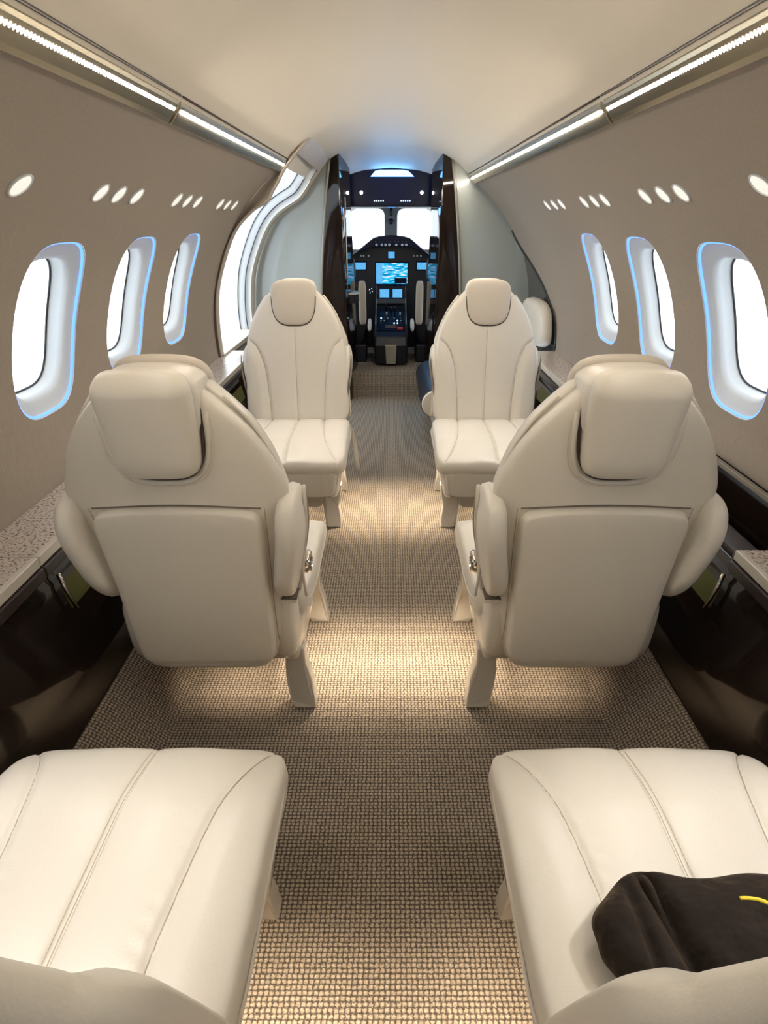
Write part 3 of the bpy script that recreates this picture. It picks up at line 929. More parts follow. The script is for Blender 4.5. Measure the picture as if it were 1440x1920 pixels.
    def hshape2(s, u):
        z = (bh0 + bh1) / 2 + u * (bh1 - bh0) / 2
        return (s * (0.098 + 0.006 * u), z - 0.008 * s * s * (1 if u > 0 else -0.8) * abs(u))
    hb = pad('headrest_back', 'leather_back', t, hshape2,
        lambda x, z, h: Vector((x, rc(z) - 0.128 - h + 0.25 * x * x + 0.02 * smooth((z - 1.08) / 0.06) - 0.012, z)), 0.034, 0.04, 44, 44, q=5.5, p=3.4)
    # bridging collar over the headrest top
    pad('headrest_collar', 'leather', t, lambda s, u: (s * 0.110, -0.068 + u * 0.068),
        lambda x, y, h: Vector((x, y + rc(1.08), 1.07 + h - 0.35 * x * x)), 0.058, 0.10, 40, 30, q=5, p=3.4)
    # dark line and piping round the headrest
    def U(gx, z0, v, n=40):
        out = []
        for k in range(n + 1):
            s = -1 + 2 * k / n
            an = s * PI / 2 * 1.0
            q_ = 3.2
            x = gx * math.copysign(abs(math.sin(an)) ** (2 / q_), s)
            z = z0 + 0.17 * (1 - abs(math.cos(an)) ** (2 / q_))
            out.append(Vector((x, v(x, z), z)))
        return out
    drape('headrest_seam', bk, U(0.110, 0.925, lambda x, z: 0), (0, -1, 0), 0.0035, 'gap', hr)
    drape('rear_seam', shl, U(0.103, 0.878, lambda x, z: 0), (0, 1, 0), 0.0045, 'gap', hb)
    drape('rear_piping', shl, U(0.113, 0.868, lambda x, z: 0), (0, 1, 0), 0.0065, 'leather', hb)
    pth = drape('x', shl, U(0.124, 0.858, lambda x, z: 0), (0, 1, 0), 0, 'thread', hb)
    stitches('stitching', pth, hb, step=0.007, ln=0.005, r=0.001)
    return t

def kids(o): return [c for c in bpy.data.objects if c.parent == o]
def copy_tree(o, parent=None):
    c = o.copy(); COL.objects.link(c); c.parent = parent
    for ch in kids(o): copy_tree(ch, c)
    return c

SG = 'cream leather cabin seats'
def place(o, x, y, rz, label):
    o.location = (x, y, 0); o.rotation_euler = (0, 0, rz); tag(o, label, 'airplane seat', SG)
    return o
r1y, r2y, r3y = 0.385, 1.43, 2.98
place(make_seat('cabin_seat', 1, 0.39, 0.31, dial=False, pods=False), -0.485, r1y, 0, 'cream leather seat in the bottom left corner, seen over its backrest, empty cushion')
place(make_seat('cabin_seat', -1, 0.39, 0.31, dial=False, pods=False), 0.475, r1y, 0, 'cream leather seat in the bottom right corner, with a dark pillow on its cushion')
place(make_seat('cabin_seat', 1, 0.43, leg_off=0.032), -0.507, r2y, 0, 'cream leather seat in the second row on the left, its rear panel towards the camera')
place(make_seat('cabin_seat', -1, 0.43, leg_off=0.032), 0.507, r2y, 0, 'cream leather seat in the second row on the right, its rear panel towards the camera')
place(make_seat('cabin_seat', -1, 0.30, dial=False), -0.487, r3y, PI, 'far left cream leather seat facing the camera, in front of the entry door')
place(make_seat('cabin_seat', 1, 0.30, dial=False), 0.487, r3y, PI, 'far right cream leather seat facing the camera, in front of the grey-green panel')

# dark pillow on the near right seat
pw_ = empty('throw_pillow', (0.492, 0.452, 0.515))
tag(pw_, 'crumpled charcoal velvet pillow lying on the near right seat cushion', 'pillow')
rt = Matrix.Rotation(math.radians(-8), 3, 'Z') @ Matrix.Rotation(math.radians(9), 3, 'X')
def pdis(x, y):
    return (0.012 * math.sin(22 * x + 25 * y) * math.exp(-((x + 0.15) / 0.07) ** 2) + groove(x + 0.105 + 0.35 * y, 0.030, 0.014)
            + groove(x + 0.15 + 0.2 * y, 0.016, 0.009) + groove(y - 0.02 - 0.5 * (x - 0.02), 0.012, 0.012) * smooth((x + 0.02) / 0.04) + 0.008 * math.sin(26 * x - 16 * y + 1))
pb = pad('cover', 'velvet', pw_, lambda s, u: (s * (0.200 + 0.012 * math.sin(5 * u + 1)) - 0.012 * math.exp(-((u + 0.35) / 0.2) ** 2) * smooth(-s), u * (0.086 + 0.006 * math.sin(7 * s + 0.5)) + 0.012 * s),
    lambda x, y, h: rt @ Vector((x, y, h)), 0.050, 0.046, 90, 60, q=4, p=2.0, disp=pdis, dispb=pdis)
drape('embroidered_mark', pb, [(-0.012 + 0.0035 * k, 0.034 - 0.010 * (k / 9) ** 2, 0.2) for k in range(10)], (0, 0, -1), 0.003, 'yellow', pw_)

# ================================================================== ENTRY DOOR (left), frames
aft = [(0.44, 1.83), (0.50, 1.775), (0.60, 1.673), (0.65, 1.60), (0.686, 1.552), (0.72, 1.504), (0.81, 1.455), (0.92, 1.35), (1.0, 1.20), (1.06, 1.04), (1.085, 0.9), (1.093, 0.75), (1.09, 0.62)]
fore = [(0.455, 1.80), (0.50, 1.745), (0.57, 1.66), (0.607, 1.61), (0.64, 1.57), (0.678, 1.536), (0.81, 1.46), (0.905, 1.365), (0.98, 1.235), (1.05, 1.06), (1.08, 0.90), (1.09, 0.75), (1.085, 0.62)]
def prof_pts(pr, off=0.0, n=6):
    P = crom([(p[0], p[1], 0) for p in pr], n)
    out = []
    for i, p in enumerate(P):
        a = P[max(0, i - 1)]; b = P[min(len(P) - 1, i + 1)]
        t_ = (b - a).normalized(); nrm = Vector((-t_.y, t_.x, 0))   # outward (away from the axis)
        if nrm.x < 0 and nrm.y < 0: nrm = -nrm
        if nrm.dot(Vector((p.x, p.y - ZC, 0))) < 0: nrm = -nrm
        out.append((p.x + nrm.x * off, p.y + nrm.y * off))
    return out
dr = struct(empty('door_1', (-1.0, 4.3, 0.6)))
def band(name, rows, m, close=False):
    """rows: list of (Y, profile points, off)"""
    vs, fs = [], []; n = None
    for Y, P in rows:
        n = len(P)
        for (x, z) in P: vs.append((-x + 1.0, Y - 4.3, z - 0.6))
    for i in range(len(rows) - 1):
        for j in range(n - 1): fs.append((i * n + j, i * n + j + 1, (i + 1) * n + j + 1, (i + 1) * n + j))
    return mesh(name, vs, fs, m, dr)
A0 = prof_pts(aft, -0.015); A1 = prof_pts(aft, 0.0); A2 = prof_pts(aft, 0.06); A3 = prof_pts(aft, 0.16)
F0 = prof_pts(fore, -0.012); F1 = prof_pts(fore, 0.0); F2 = prof_pts(fore, 0.05); F3 = prof_pts(fore, 0.15)
def to_hull(P):
    return [((hull(math.degrees(math.atan2(x, z - ZC)), 0.005)) if z < 1.668 else (x + 0.01, ceil_z(min(0.6, x)) + 0.012)) for x, z in P]
ft = band('door_frame', [(3.792, to_hull(A0)), (3.776, [(a_[0] * 0.9 + h_[0] * 0.1, a_[1] * 0.9 + h_[1] * 0.1) for a_, h_ in zip(A0, to_hull(A0))]), (3.772, prof_pts(aft, -0.008)), (3.776, A0), (3.84, A0), (3.86, A1), (3.865, prof_pts(aft, 0.03))], 'frame_taupe')
cut = 5 * 1
def trim_top(P, k): return P[k:]
K = 12   # the opening starts this far down the profile
band('aft_jamb', [(3.862, trim_top(prof_pts(aft, 0.005), K)), (3.80, trim_top(A2, K)), (3.76, trim_top(A3, K))], 'door_white')
band('fore_frame', [(4.80, F1), (4.82, F0), (4.90, F0), (4.99, to_hull(F0))], 'frame_taupe')
band('fore_jamb', [(4.80, prof_pts(fore, 0.004)), (4.79, prof_pts(fore, 0.03)), (4.77, prof_pts(fore, 0.036)), (4.765, prof_pts(fore, 0.085)), (4.755, prof_pts(fore, 0.09)), (4.75, prof_pts(fore, 0.15))], 'door_white')
tube('jamb_seal', [(-x + 1.0, 4.766 - 4.3, z - 0.6) for x, z in trim_top(prof_pts(fore, 0.0365), 2)], 0.0035, 'rubber', dr, seg=6)
tube('outer_seal', [(-x + 1.0, 4.752 - 4.3, z - 0.6) for x, z in trim_top(prof_pts(fore, 0.088), 4)], 0.003, 'rubber', dr, seg=6)
# the head of the doorway: a closed hood between the two frames
hoodA = prof_pts(aft, -0.013)[:K + 1]; hoodF = prof_pts(fore, -0.010)[:K + 1]
vs = []; fs = []
for Y, P, k in ((3.85, hoodA, 0), (4.82, hoodF, 1)):
    for (x, z) in P: vs.append((-x + 1.0, Y - 4.3, z - 0.6))
n = K + 1
for j in range(8): fs.append((j, j + 1, n + j + 1, n + j))
mesh('door_head', vs, fs, 'frame_taupe', dr)
# sill
prism('door_sill', [(1.06 - 1, 0.0), (1.06 - 1, 0.035), (1.26 - 1, 0.035), (1.26 - 1, 0.0)], 'Y', 3.79 - 4.3, 4.85 - 4.3, 'frame_taupe', dr, bv=0.005, place=lambda v: (-v[0], v[1], v[2]))
prism('sill_step', [(0.90, 0.14), (0.90, 0.60), (1.1, 0.60), (1.1, 0.14)], 'Y', 3.99 - 4.3, 4.98 - 4.3, 'gloss_dark', dr, bv=0.003, place=lambda v: (-v[0] + 1.0, v[1], v[2] - 0.6))

# ================================================================== FORWARD BULKHEADS
def bulk(side):
    sg = -1 if side == 'left' else 1
    outer = [(0.46, 1.84)]
    outer = [(x, ceil_z(x) + 0.005) for x in (0.44, 0.48, 0.52, 0.56, 0.60)]
    outer += [hull(a, 0.04) for a in range(34, 131, 4)]
    inner = [(0.40, 0.0), (0.56, 0.0), (0.565, 0.5), (0.55, 0.9), (0.52, 1.25), (0.485, 1.55), (0.44, 1.8)]
    poly = [(sg * x, z) for x, z in outer] + [(sg * x, z) for x, z in inner[1:]]
    o = prism('wall_forward_' + side, poly, 'Y', 5.0, 5.03, 'panel_grey', bv=0)
    struct(o)
    # bronze trim strip along the cabinet edge
    st = [(0.565, 0.0), (0.57, 0.5), (0.555, 0.9), (0.525, 1.25), (0.49, 1.55), (0.452, 1.80)]
    P = crom([(sg * x, 4.992, z) for x, z in st], 6)
    tr = tube('trim_1' if side == 'left' else 'trim_2', P, 0.012, 'strip_grey', None, seg=8)
    struct(tr)
bulk('left'); bulk('right')

# vestibule cabinets (dark lacquer) with rounded inner faces
def cabinet(side):
    sg = -1 if side == 'left' else 1
    t = empty('vestibule_cabinet', (sg * 0.46, 5.0, 0))
    tag(t, 'tall dark brown lacquered cabinet on the %s of the cockpit doorway' % side, 'cabinet')
    rows = []
    zs = [0.0, 0.3, 0.6, 0.9, 1.2, 1.45, 1.6, 1.7, 1.76, 1.80, 1.84]
    out_x = [(0, 0.560), (0.5, 0.565), (0.9, 0.55), (1.25, 0.52), (1.55, 0.485), (1.8, 0.445), (1.9, 0.43)]
    in_x = [(0, 0.345), (0.5, 0.352), (1.0, 0.362), (1.5, 0.374), (1.9, 0.378)]
    plan = []
    vs, fs = [], []
    for z in zs:
        xo, xi = interp(out_x, z), interp(in_x, z)
        ring = [(xo, 4.99), (xi + 0.012, 4.965), (xi + 0.003, 4.968), (xi, 4.98), (xi - 0.012, 5.1), (xi - 0.035, 5.25), (xi - 0.048, 5.38), (xi - 0.03, 5.41), (xo, 5.41)]
        for x, y in ring: vs.append((sg * x - sg * 0.46, y - 5.0, min(z, ceil_z(x) - 0.002)))
    n = 9
    for i in range(len(zs) - 1):
        for j in range(n): fs.append((i * n + j, i * n + (j + 1) % n, (i + 1) * n + (j + 1) % n, (i + 1) * n + j))
    fs.append(tuple(range(n))); fs.append(tuple((len(zs) - 1) * n + k for k in range(n)))
    autosmooth(mesh('body', vs, fs, 'gloss_dark', t), 30)
    if side == 'left':
        tube('grab_bar', [(0.46 - 0.352, 0.06, z) for z in (0.84, 1.0, 1.2, 1.4, 1.56)], 0.007, 'chrome', t, seg=10)
        pl_ = [(-0.02, -0.12), (0.05, -0.11), (0.085, -0.05), (0.09, 0.04), (0.06, 0.1), (-0.02, 0.11)]
        sh = prism('shelf', [(x + 0.11, y + 0.24) for x, y in pl_], 'Z', 0.85, 0.862, 'white', t, 0.003)
        prism('shelf_body', [(x * 0.9 + 0.11, y * 0.9 + 0.24) for x, y in pl_], 'Z', 0.78, 0.85, 'navy_leather', sh, 0.006)
    return t
cabinet('left'); cabinet('right')

# dark crescent panel on the right wall with its black edge
vs = []; fs = []
angs = [58 + (112 - 58) * i / 30 for i in range(31)]
def fendr(a): return interp([(33, 5.0), (60, 5.0), (64, 4.95), (70, 4.72), (78, 4.38), (88, 4.08), (97, 3.98), (100, 3.98)], a)
for a in angs:
    x, z = hull(a, 0.012)
    for k in range(9): vs.append((x, fendr(a) + (5.0 - fendr(a)) * k / 8, z))
for i in range(30):
    for k in range(8): fs.append((i * 9 + k, i * 9 + k + 1, (i + 1) * 9 + k + 1, (i + 1) * 9 + k))
M['smoke'] = mat('smoked_gloss_panel', (0.055, 0.046, 0.042), 0.16, coat=0.3, vary=0.15, scale=4)
cz = mesh('wall_crescent', vs, fs, 'smoke'); cz.name = 'trim_3'; struct(cz)
struct(tube('trim_4', [(hull(a, -0.003)[0], fendr(a), hull(a, -0.003)[1]) for a in angs], 0.009, 'rubber', None, seg=8))

# side-facing seat in the right front corner
ss = empty('side_facing_seat', (0.62, 4.4, 0))
tag(ss, 'side-facing seat behind the far right seat, cream back and dark navy cushion edge', 'airplane seat')
pad('backrest', 'leather', ss, lambda s, u: (-0.02 + s * (0.36 - 0.05 * u), 0.755 + u * 0.15),
    lambda x, y, h: Vector((0.42 - h + 0.02 * (1 - y), x, y)), 0.075, 0.05, 40, 30, q=3.2, p=3, disp=lambda x, y: groove(x, 0.006, 0.008))
box('seat_base', (0.05, 0.0, 0.19), (0.50, 1.1, 0.30), 'gloss_dark', ss, 0.02)
pad('seat_pad', 'leather', ss, lambda s, u: (s * 0.5, -0.02 + u * 0.24), lambda x, y, h: Vector((y + 0.03, x, 0.40 + h)), 0.05, 0.06, 30, 24, q=7, p=4)
bol = empty('b'); bpy.data.objects.remove(bol)
lathe('cushion_front', [(0.03, 0.0), (0.085, 0.004), (0.095, 0.015), (0.097, 0.3), (0.097, 0.85), (0.09, 0.9), (0.03, 0.91)], (-0.33, -0.66, 0.325), (0, 1, 0), 'navy_leather', ss, 30)
lathe('end_cap', [(0.09, 0.0), (0.084, -0.008), (0.06, -0.013), (0.02, -0.014)], (-0.33, -0.656, 0.325), (0, 1, 0), 'leather', ss, 30)
box('cushion_support', (-0.27, -0.20, 0.14), (0.10, 0.85, 0.20), 'plastic', ss, 0.02)

# cream belt strap beside the far left seat
sb = tube('belt_strap', [(-0.205, 3.35, 0.02), (-0.215, 3.40, 0.10), (-0.225, 3.42, 0.18), (-0.24, 3.38, 0.27), (-0.26, 3.30, 0.33)], 0.016, 'leather', None, seg=8, flat=0.25)
tag(sb, 'cream strap hanging behind the far left seat at the aisle', 'strap')

# ================================================================== COCKPIT
def poly_at(pts, Y): return [at(x, y, Y) for x, y in pts]
# overhead header
hd = empty('overhead_panel', (0, 5.62, 1.6))
tag(hd, 'dark navy overhead panel above the cockpit, with a blue glowing light and switch lights', 'overhead panel')
pq = lambda v: (v[0], v[1] - 5.62, v[2] - 1.6)
top_arc = [(-0.55, 1.66), (-0.5, 1.88), (0.5, 1.88), (0.55, 1.66)]
prism('panel_body', [(-0.46, 1.50), *top_arc, (0.46, 1.50)], 'Y', 5.56, 5.66, 'cockpit_gloss', hd, bv=0.01, place=pq)
glow = poly_at([(695, 331), (703, 321), (712, 318.5), (756, 318.5), (766, 321), (776, 331)], 5.555)
prism('entry_light', glow, 'Y', 5.545, 5.562, 'cabblue', hd, bv=0, place=pq)
for px in (677.5, 791):
    X, z = at(px, 361, 5.55)
    lathe('spot_lamp', [(0.013, 0.0), (0.013, -0.008), (0.009, -0.012)], pq((X, 5.56, z)), (0, 1, 0), 'spotlamp', hd, 16)
for k in range(5):
    for px0 in (702, 752):
        X, z = at(px0 + k * 4.1, 376.5, 5.55)
        box('switch_light', pq((X, 5.556, z)), (0.009, 0.008, 0.008), 'dot', hd, 0.001)
# ceiling liner of the cockpit and side skins
vs, fs = [], []
for Y in (5.5, 6.0, 6.8, 7.3):
    sc_ = 1 - 0.22 * smooth((Y - 5.5) / 1.8)
    for i in range(25):
        a = -125 + 250 * i / 24
        x, z = hull(a); vs.append((x * sc_, Y, 0.75 + (z - 0.75) * sc_))
for i in range(3):
    for j in range(24): 
        a = -125 + 250 * (j + 0.5) / 24
        if i == 1 and 55 < abs(a) < 85: continue           # side windows of the cockpit
        fs.append((i * 25 + j, i * 25 + j + 1, (i + 1) * 25 + j + 1, (i + 1) * 25 + j))
struct(mesh('wall_cockpit', vs, fs, 'cockpit_dark'))

# windscreen wall at Y=6.9 with two openings
YW = 6.9
def wfr():
    vs, fs = [], []
    def add(x, z): vs.append((x, YW, z)); return len(vs) - 1
    n = 64
    for sgn in (-1, 1):
        cx, cz = sgn * 0.30, 1.315
        x0, x1 = (-0.62, 0.0) if sgn < 0 else (0.0, 0.62)
        z0, z1 = 0.6, 1.70
        inner = rr_loop(cx, cz, 0.235, 0.20, n, 7)
        idx = {}
        for k in range(n):
            ox, oz = rect_ray(cx, cz, x0, x1, z0, z1, inner[k][0] - cx, inner[k][1] - cz)
            idx[k, 0] = add(*inner[k]); idx[k, 1] = add(ox, oz)
            vs.append((cx + (inner[k][0] - cx) * 0.985, YW + 0.06, cz + (inner[k][1] - cz) * 0.97)); idx[k, 2] = len(vs) - 1
        for k in range(n):
            k2 = (k + 1) % n
            fs.append((idx[k, 0], idx[k2, 0], idx[k2, 1], idx[k, 1]))
            fs.append((idx[k, 0], idx[k, 2], idx[k2, 2], idx[k2, 0]))
    return mesh('wall_front', vs, fs, 'post_grey', smooth_=False)
wf = struct(wfr())
for i, sgn in enumerate((-1, 1)):
    lp = rr_loop(sgn * 0.30, 1.315, 0.236, 0.202, 48, 7)
    o = prism('window_%d' % (wn + i), lp, 'Y', YW + 0.02, YW + 0.028, 'glass', None, bv=0); struct(o)
# compass on the centre post
cpz = empty('standby_compass', (0, YW - 0.03, 1.44))
tag(cpz, 'small black compass on the post between the two windscreens', 'compass')
tube('bracket', [(0, 0.02, 0.09), (0, 0.0, 0.05), (0, 0, 0.0)], 0.014, 'cockpit_dark', cpz, seg=8)
lathe('compass_body', [(0.012, -0.03), (0.028, -0.02), (0.03, 0.01), (0.02, 0.02)], (0, -0.02, -0.05), (0, 1, 0), 'cockpit_dark', cpz, 16)

# instrument panel
YP = 6.2
ip = empty('instrument_panel', (0, YP, 0.9))
tag(ip, 'curved dark instrument panel with glareshield, knobs and a large central map display', 'instrument panel')
pp = lambda v: (v[0], v[1] - YP, v[2] - 0.9)
gl = poly_at([(640, 492), (655, 482), (673, 468), (690, 454), (700, 446), (712, 442), (733, 441), (755, 442), (768, 446), (778, 454), (794, 468), (810, 482), (826, 492)], YP)
gl_low = [(gl[-1][0], 0.22), (gl[0][0], 0.22)]
prism('panel_face', gl + gl_low, 'Y', YP, YP + 0.05, 'cockpit_dark', ip, bv=0.01, place=pp)
hood = poly_at([(640, 493), (673, 469), (700, 447), (712, 443), (733, 442), (755, 443), (768, 447), (794, 469), (826, 493), (826, 496), (794, 473), (770, 463), (733, 462), (698, 463), (673, 473), (640, 496)], YP - 0.06)
hood = [(x, z) for x, z in hood]
prism('glareshield', hood, 'Y', YP - 0.1, YP + 0.25, 'cockpit_gloss', ip, bv=0.006, place=pp)
def screen(nm_, x0, x1, y0, y1, m, Y=YP, par=ip, tr=pp, bez=0.012, d=0.006):
    a = at(x0, y0, Y); b = at(x1, y1, Y)
    X0, X1, Z1, Z0 = a[0], b[0], a[1], b[1]
    vs = [tr((X0, Y - d - 0.004, Z0)), tr((X1, Y - d - 0.004, Z0)), tr((X1, Y - d - 0.004, Z1)), tr((X0, Y - d - 0.004, Z1))]
    bz = prism(nm_, [(X0 - bez, Z0 - bez), (X0 - bez, Z1 + bez), (X1 + bez, Z1 + bez), (X1 + bez, Z0 - bez)], 'Y', Y - d, Y + 0.004, 'cockpit_gloss', par, bv=0.003, place=tr)
    mesh('display_glass', vs, [(0, 1, 2, 3)], m, bz, smooth_=False, uvs=[(0, 0), (1, 0), (1, 1), (0, 1)])
    return bz
mf = screen('map_display', 705, 763.5, 493, 532, 'scr_map')
a = at(705, 493, YP); b = at(717, 532, YP)
e_ = at(740, 521, YP); g_ = at(762.5, 531, YP)
def panel_rect(nm_, p, q_, m, par, y):
    mesh(nm_, [pp((p[0], y, q_[1])), pp((q_[0], y, q_[1])), pp((q_[0], y, p[1])), pp((p[0], y, p[1]))], [(0, 1, 2, 3)], m, par, smooth_=False, uvs=[(0, 0), (1, 0), (1, 1), (0, 1)])
panel_rect('engine_strip', a, b, 'scr_text', mf, YP - 0.013)
panel_rect('inset_window', e_, g_, 'cockpit_gloss', mf, YP - 0.0135)
screen('flight_display', 660, 686, 492, 505, 'scr_small'); screen('flight_display', 782, 806, 492, 505, 'scr_small')
screen('standby_display', 728, 740, 472, 484, 'scr_text', bez=0.006)
for px in (706, 716, 723, 730, 743, 754, 761.5):
    X, z = at(px, 459, YP - 0.1)
    lathe('knob', [(0.012, 0.0), (0.012, -0.012), (0.007, -0.016)], pp((X, YP - 0.105, z)), (0, 1, 0), 'knob', ip, 12)
for px in (677, 682, 691, 776, 782, 789):
    X, z = at(px, 479.5, YP)
    lathe('knob', [(0.009, 0.0), (0.009, -0.012), (0.005, -0.016)], pp((X, YP - 0.005, z)), (0, 1, 0), 'knob', ip, 12)
for (px, py) in ((693, 543), (698, 546), (694, 549), (697, 541)):
    X, z = at(px, py, YP); box('indicator', pp((X, YP - 0.008, z)), (0.007, 0.006, 0.007), 'dot', ip, 0.001)
for k in range(9):
    X, z = at(704 + k * 7.2, 453, YP - 0.1); box('indicator', pp((X, YP - 0.104, z)), (0.005, 0.005, 0.004), 'knob', ip, 0.001)

# centre pedestal
pd = empty('centre_pedestal', (0, 5.75, 0.215))
tag(pd, 'dark centre pedestal between the pilots with two small displays, levers and switches', 'cockpit pedestal')
pr = lambda v: (v[0], v[1] - 5.75, v[2] - 0.215)
# side profile (y, z), swept in x: foot, sloped control deck, upright display head
prof = [(5.36, 0.225), (5.33, 0.40), (5.36, 0.475), (5.42, 0.50), (5.82, 0.63), (5.88, 0.66), (5.98, 0.76), (6.17, 0.80), (6.17, 0.225)]
o = prism('body', prof, 'X', -0.148, 0.148, 'cockpit_dark', pd, bv=0.02, place=pr)
def deck(s): # s 0..1 along the control deck
    return (5.43 + 0.39 * s, 0.505 + 0.127 * s)
dvec = Vector((0, 0.39, 0.127)).normalized(); dn = Vector((0, -dvec.z, dvec.y))
def on_deck(x, s, h=0.0):
    y, z = deck(s); v = Vector((x, y, z)) + dn * h; return pr((v.x, v.y, v.z))
rx = Matrix.Rotation(math.atan2(0.127, 0.39), 3, 'X')
box('control_plate', on_deck(0, 0.5, 0.002), (0.26, 0.37, 0.008), 'cockpit_gloss', pd, 0.003, rx)
# grey quadrant band and display head
box('quadrant', pr((0, 5.90, 0.705)), (0.27, 0.02, 0.05), 'cockpit_grey', pd, 0.005, Matrix.Rotation(math.radians(-45), 3, 'X'))
hdp = box('display_head', pr((0, 5.985, 0.765)), (0.29, 0.03, 0.16), 'cockpit_gloss', pd, 0.01, Matrix.Rotation(math.radians(-20), 3, 'X'))
for x0, mm in ((-0.062, 'scr_small'), (0.062, 'scr_text')):
    rm = Matrix.Rotation(math.radians(-20), 3, 'X')
    vs = [Vector(pr((0, 5.985, 0.765))) + rm @ Vector((x0 + a_, -0.017, b_)) for a_, b_ in ((-0.045, -0.05), (0.045, -0.05), (0.045, 0.04), (-0.045, 0.04))]
    mesh('small_display', vs, [(0, 1, 2, 3)], mm, pd, smooth_=False, uvs=[(0, 0), (1, 0), (1, 1), (0, 1)])
for (x, s, hh, mm) in ((-0.045, 0.92, 0.10, 'cockpit_dark'), (0.0, 0.9, 0.06, 'cockpit_dark'), (0.035, 0.9, 0.06, 'cockpit_dark'), (-0.04, 0.78, 0.03, 'knob'), (0.085, 0.76, 0.03, 'knob')):
    tube('lever', [on_deck(x, s, 0), on_deck(x, s + 0.02, hh * 0.7), on_deck(x, s + 0.03, hh)], 0.008, mm, pd, seg=8)
random.seed(9)
for r_ in range(3):
    for k in range(7):
        if random.random() < 0.3: continue
        box('button', on_deck(-0.09 + 0.03 * k, 0.36 + 0.12 * r_, 0.008), (0.012, 0.014, 0.006), random.choice(['dot', 'cockpit_grey', 'cockpit_grey', 'knob']), pd, 0.001, rx)
box('guarded_switch', on_deck(0.082, 0.10, 0.012), (0.05, 0.03, 0.012), 'red', pd, 0.003, rx)
box('tray', on_deck(0, 0.2, 0.007), (0.10, 0.06, 0.006), 'gap', pd, 0.002, rx)
prism('foot_panel', [(-0.042, 0.24), (-0.052, 0.40), (0.052, 0.40), (0.042, 0.24)], 'Y', 5.322, 5.35, 'strip_grey', pd, bv=0.004, place=pr)
box('foot_panel_trim', pr((0, 5.322, 0.405)), (0.105, 0.008, 0.008), 'chrome', pd, 0.002)

# pilot seats
def pilot(sgn, lab):
    t = empty('pilot_seat', (sgn * 0.43, 5.67, 0.215))
    tag(t, lab, 'pilot seat', 'pilot seats')
    pad('backrest', 'cockpit_dark', t, lambda s, u: (s * (0.20 - 0.02 * u), 0.42 + u * 0.30), lambda x, y, h: Vector((x, -0.06 - h - 0.1 * (y - 0.4), y)), 0.05, 0.05, 20, 24, q=5, p=4)
    pad('side_bolster', 'beige_side', t, lambda s, u: (-sgn * 0.175 + s * 0.034, 0.52 + u * 0.19), lambda x, y, h: Vector((x, -0.115 - h - 0.1 * (y - 0.4), y)), 0.028, 0.05, 12, 24, q=5, p=3)
    pad('headrest', 'cockpit_grey', t, lambda s, u: (s * 0.12, 0.80 + u * 0.12), lambda x, y, h: Vector((x, -0.10 - h, y)), 0.04, 0.04, 16, 16, q=3.5, p=3)
    box('seat_cushion', (0, 0.14, 0.22), (0.40, 0.40, 0.12), 'cockpit_dark', t, 0.03)
    box('seat_base', (0, 0.05, 0.08), (0.40, 0.42, 0.155), 'cockpit_dark', t, 0.01)
    pad('armrest', 'sheep', t, lambda s, u: (-0.02 + s * 0.07, 0.325 + u * 0.055), lambda x, y, h: Vector((-sgn * (0.235 + h), x - 0.06, y)), 0.018, 0.018, 16, 12, q=3.5, p=3)
    return t
pilot(-1, 'left pilot seat, black with a beige side bolster and white armrest')
pilot(1, 'right pilot seat, black with a beige side bolster and white armrest')

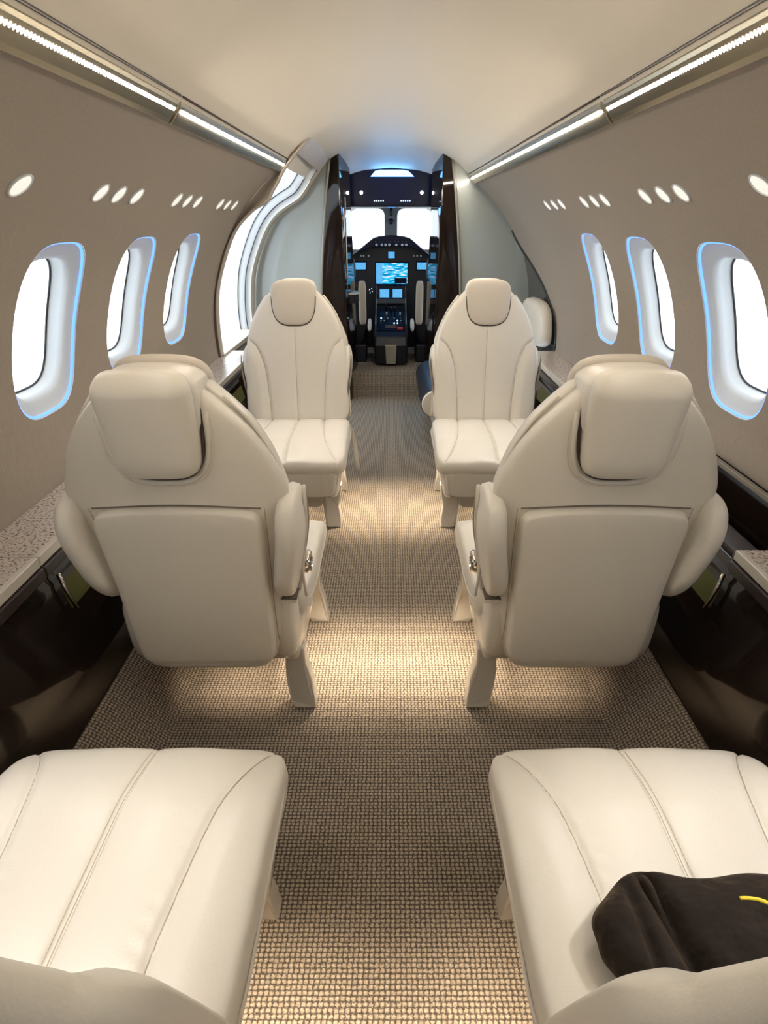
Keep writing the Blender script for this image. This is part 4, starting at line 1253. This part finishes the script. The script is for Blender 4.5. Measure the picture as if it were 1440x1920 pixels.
# ================================================================== LIGHTING
# daylight enters through the windows (portals only guide the sky light)
def portal(loc, sx, sy, target):
    d = bpy.data.lights.new('window_portal', 'AREA'); d.shape = 'RECTANGLE'; d.size = sx; d.size_y = sy
    d.cycles.is_portal = True
    o = link('window_portal', d); o.location = loc
    o.rotation_euler = (Vector(target) - Vector(loc)).to_track_quat('-Z', 'Z').to_euler()
for sg in (-1, 1):
    for wy in WIN_Y:
        x, z = hull(A_WIN, 0.13)
        portal((sg * x, wy, z), 0.40, 0.55, (0, wy, z - 0.2))
    portal((sg * 0.30, YW + 0.08, 1.315), 0.5, 0.45, (sg * 0.30, 0, 1.315))
portal((-1.35, 4.3, 1.1), 1.1, 1.2, (0, 4.3, 1.1))

warm = (1.0, 0.86, 0.70)
# reading spots: beams from the wall lamps on to the seats
for sg in (-1, 1):
    for (Y, tgt, e) in ((0.62, (0.58, 0.55, 0.45), 1.8), (1.38, (0.54, 0.56, 0.45), 0.6), (2.17, (0.50, 1.75, 0.45), 1.0), (2.70, (0.48, 2.66, 0.45), 1.0)):
        x, z = hull(49, -0.012)
        light('reading_beam', 'SPOT', (sg * x, Y, z), READ_POWER * e * 6, (1.0, 0.95, 0.89), 0.05, (sg * tgt[0], tgt[1], tgt[2]), 46, blend=0.8)
# courtesy floor lights under the seats
for sg in (-1, 1):
    for (x, y, e) in ((0.212, r1y + 0.10, 1), (0.212, r1y - 0.15, 1.2), (0.180, r2y + 0.20, 1.3), (0.182, r3y - 0.25, 0.8), (0.182, r3y + 0.02, 0.6)):
        light('courtesy_light', 'SPOT', (sg * x, y, 0.335), FLOOR_POWER * 9.0 * e, (1.0, 0.84, 0.64), 0.012, (sg * (x - 0.02), y, 0), 100, blend=1.0)
    for (x, y) in ((0.48, r2y + 0.05), (0.48, r3y - 0.2), (0.5, r1y + 0.3)):
        light('courtesy_light', 'SPOT', (sg * x, y, 0.24), FLOOR_POWER * 3.0, (1.0, 0.83, 0.62), 0.02, (sg * x, y, 0), 120, blend=1.0)
light('door_daylight', 'AREA', (-1.5, 4.3, 1.15), 9.0, (0.72, 0.86, 1.0), 1.1, (0, 3.9, 0.3), sy=0.9)
# cool lamps for the vestibule and cockpit
light('blue_ceiling_fill', 'AREA', (0, 5.36, 1.50), 0.85, (0.14, 0.42, 1.0), 0.40, (0, 5.25, 3), sy=0.12)  # added lamp, unseen from below, tints the ceiling blue
light('entry_beam', 'SPOT', (0, 5.50, 1.72), 26.0, (0.30, 0.60, 1.0), 0.05, (0, 4.2, 0), 50, blend=0.8)
light('cockpit_flood', 'POINT', (0, 5.9, 1.5), 0.8, (0.12, 0.35, 1.0), 0.05)
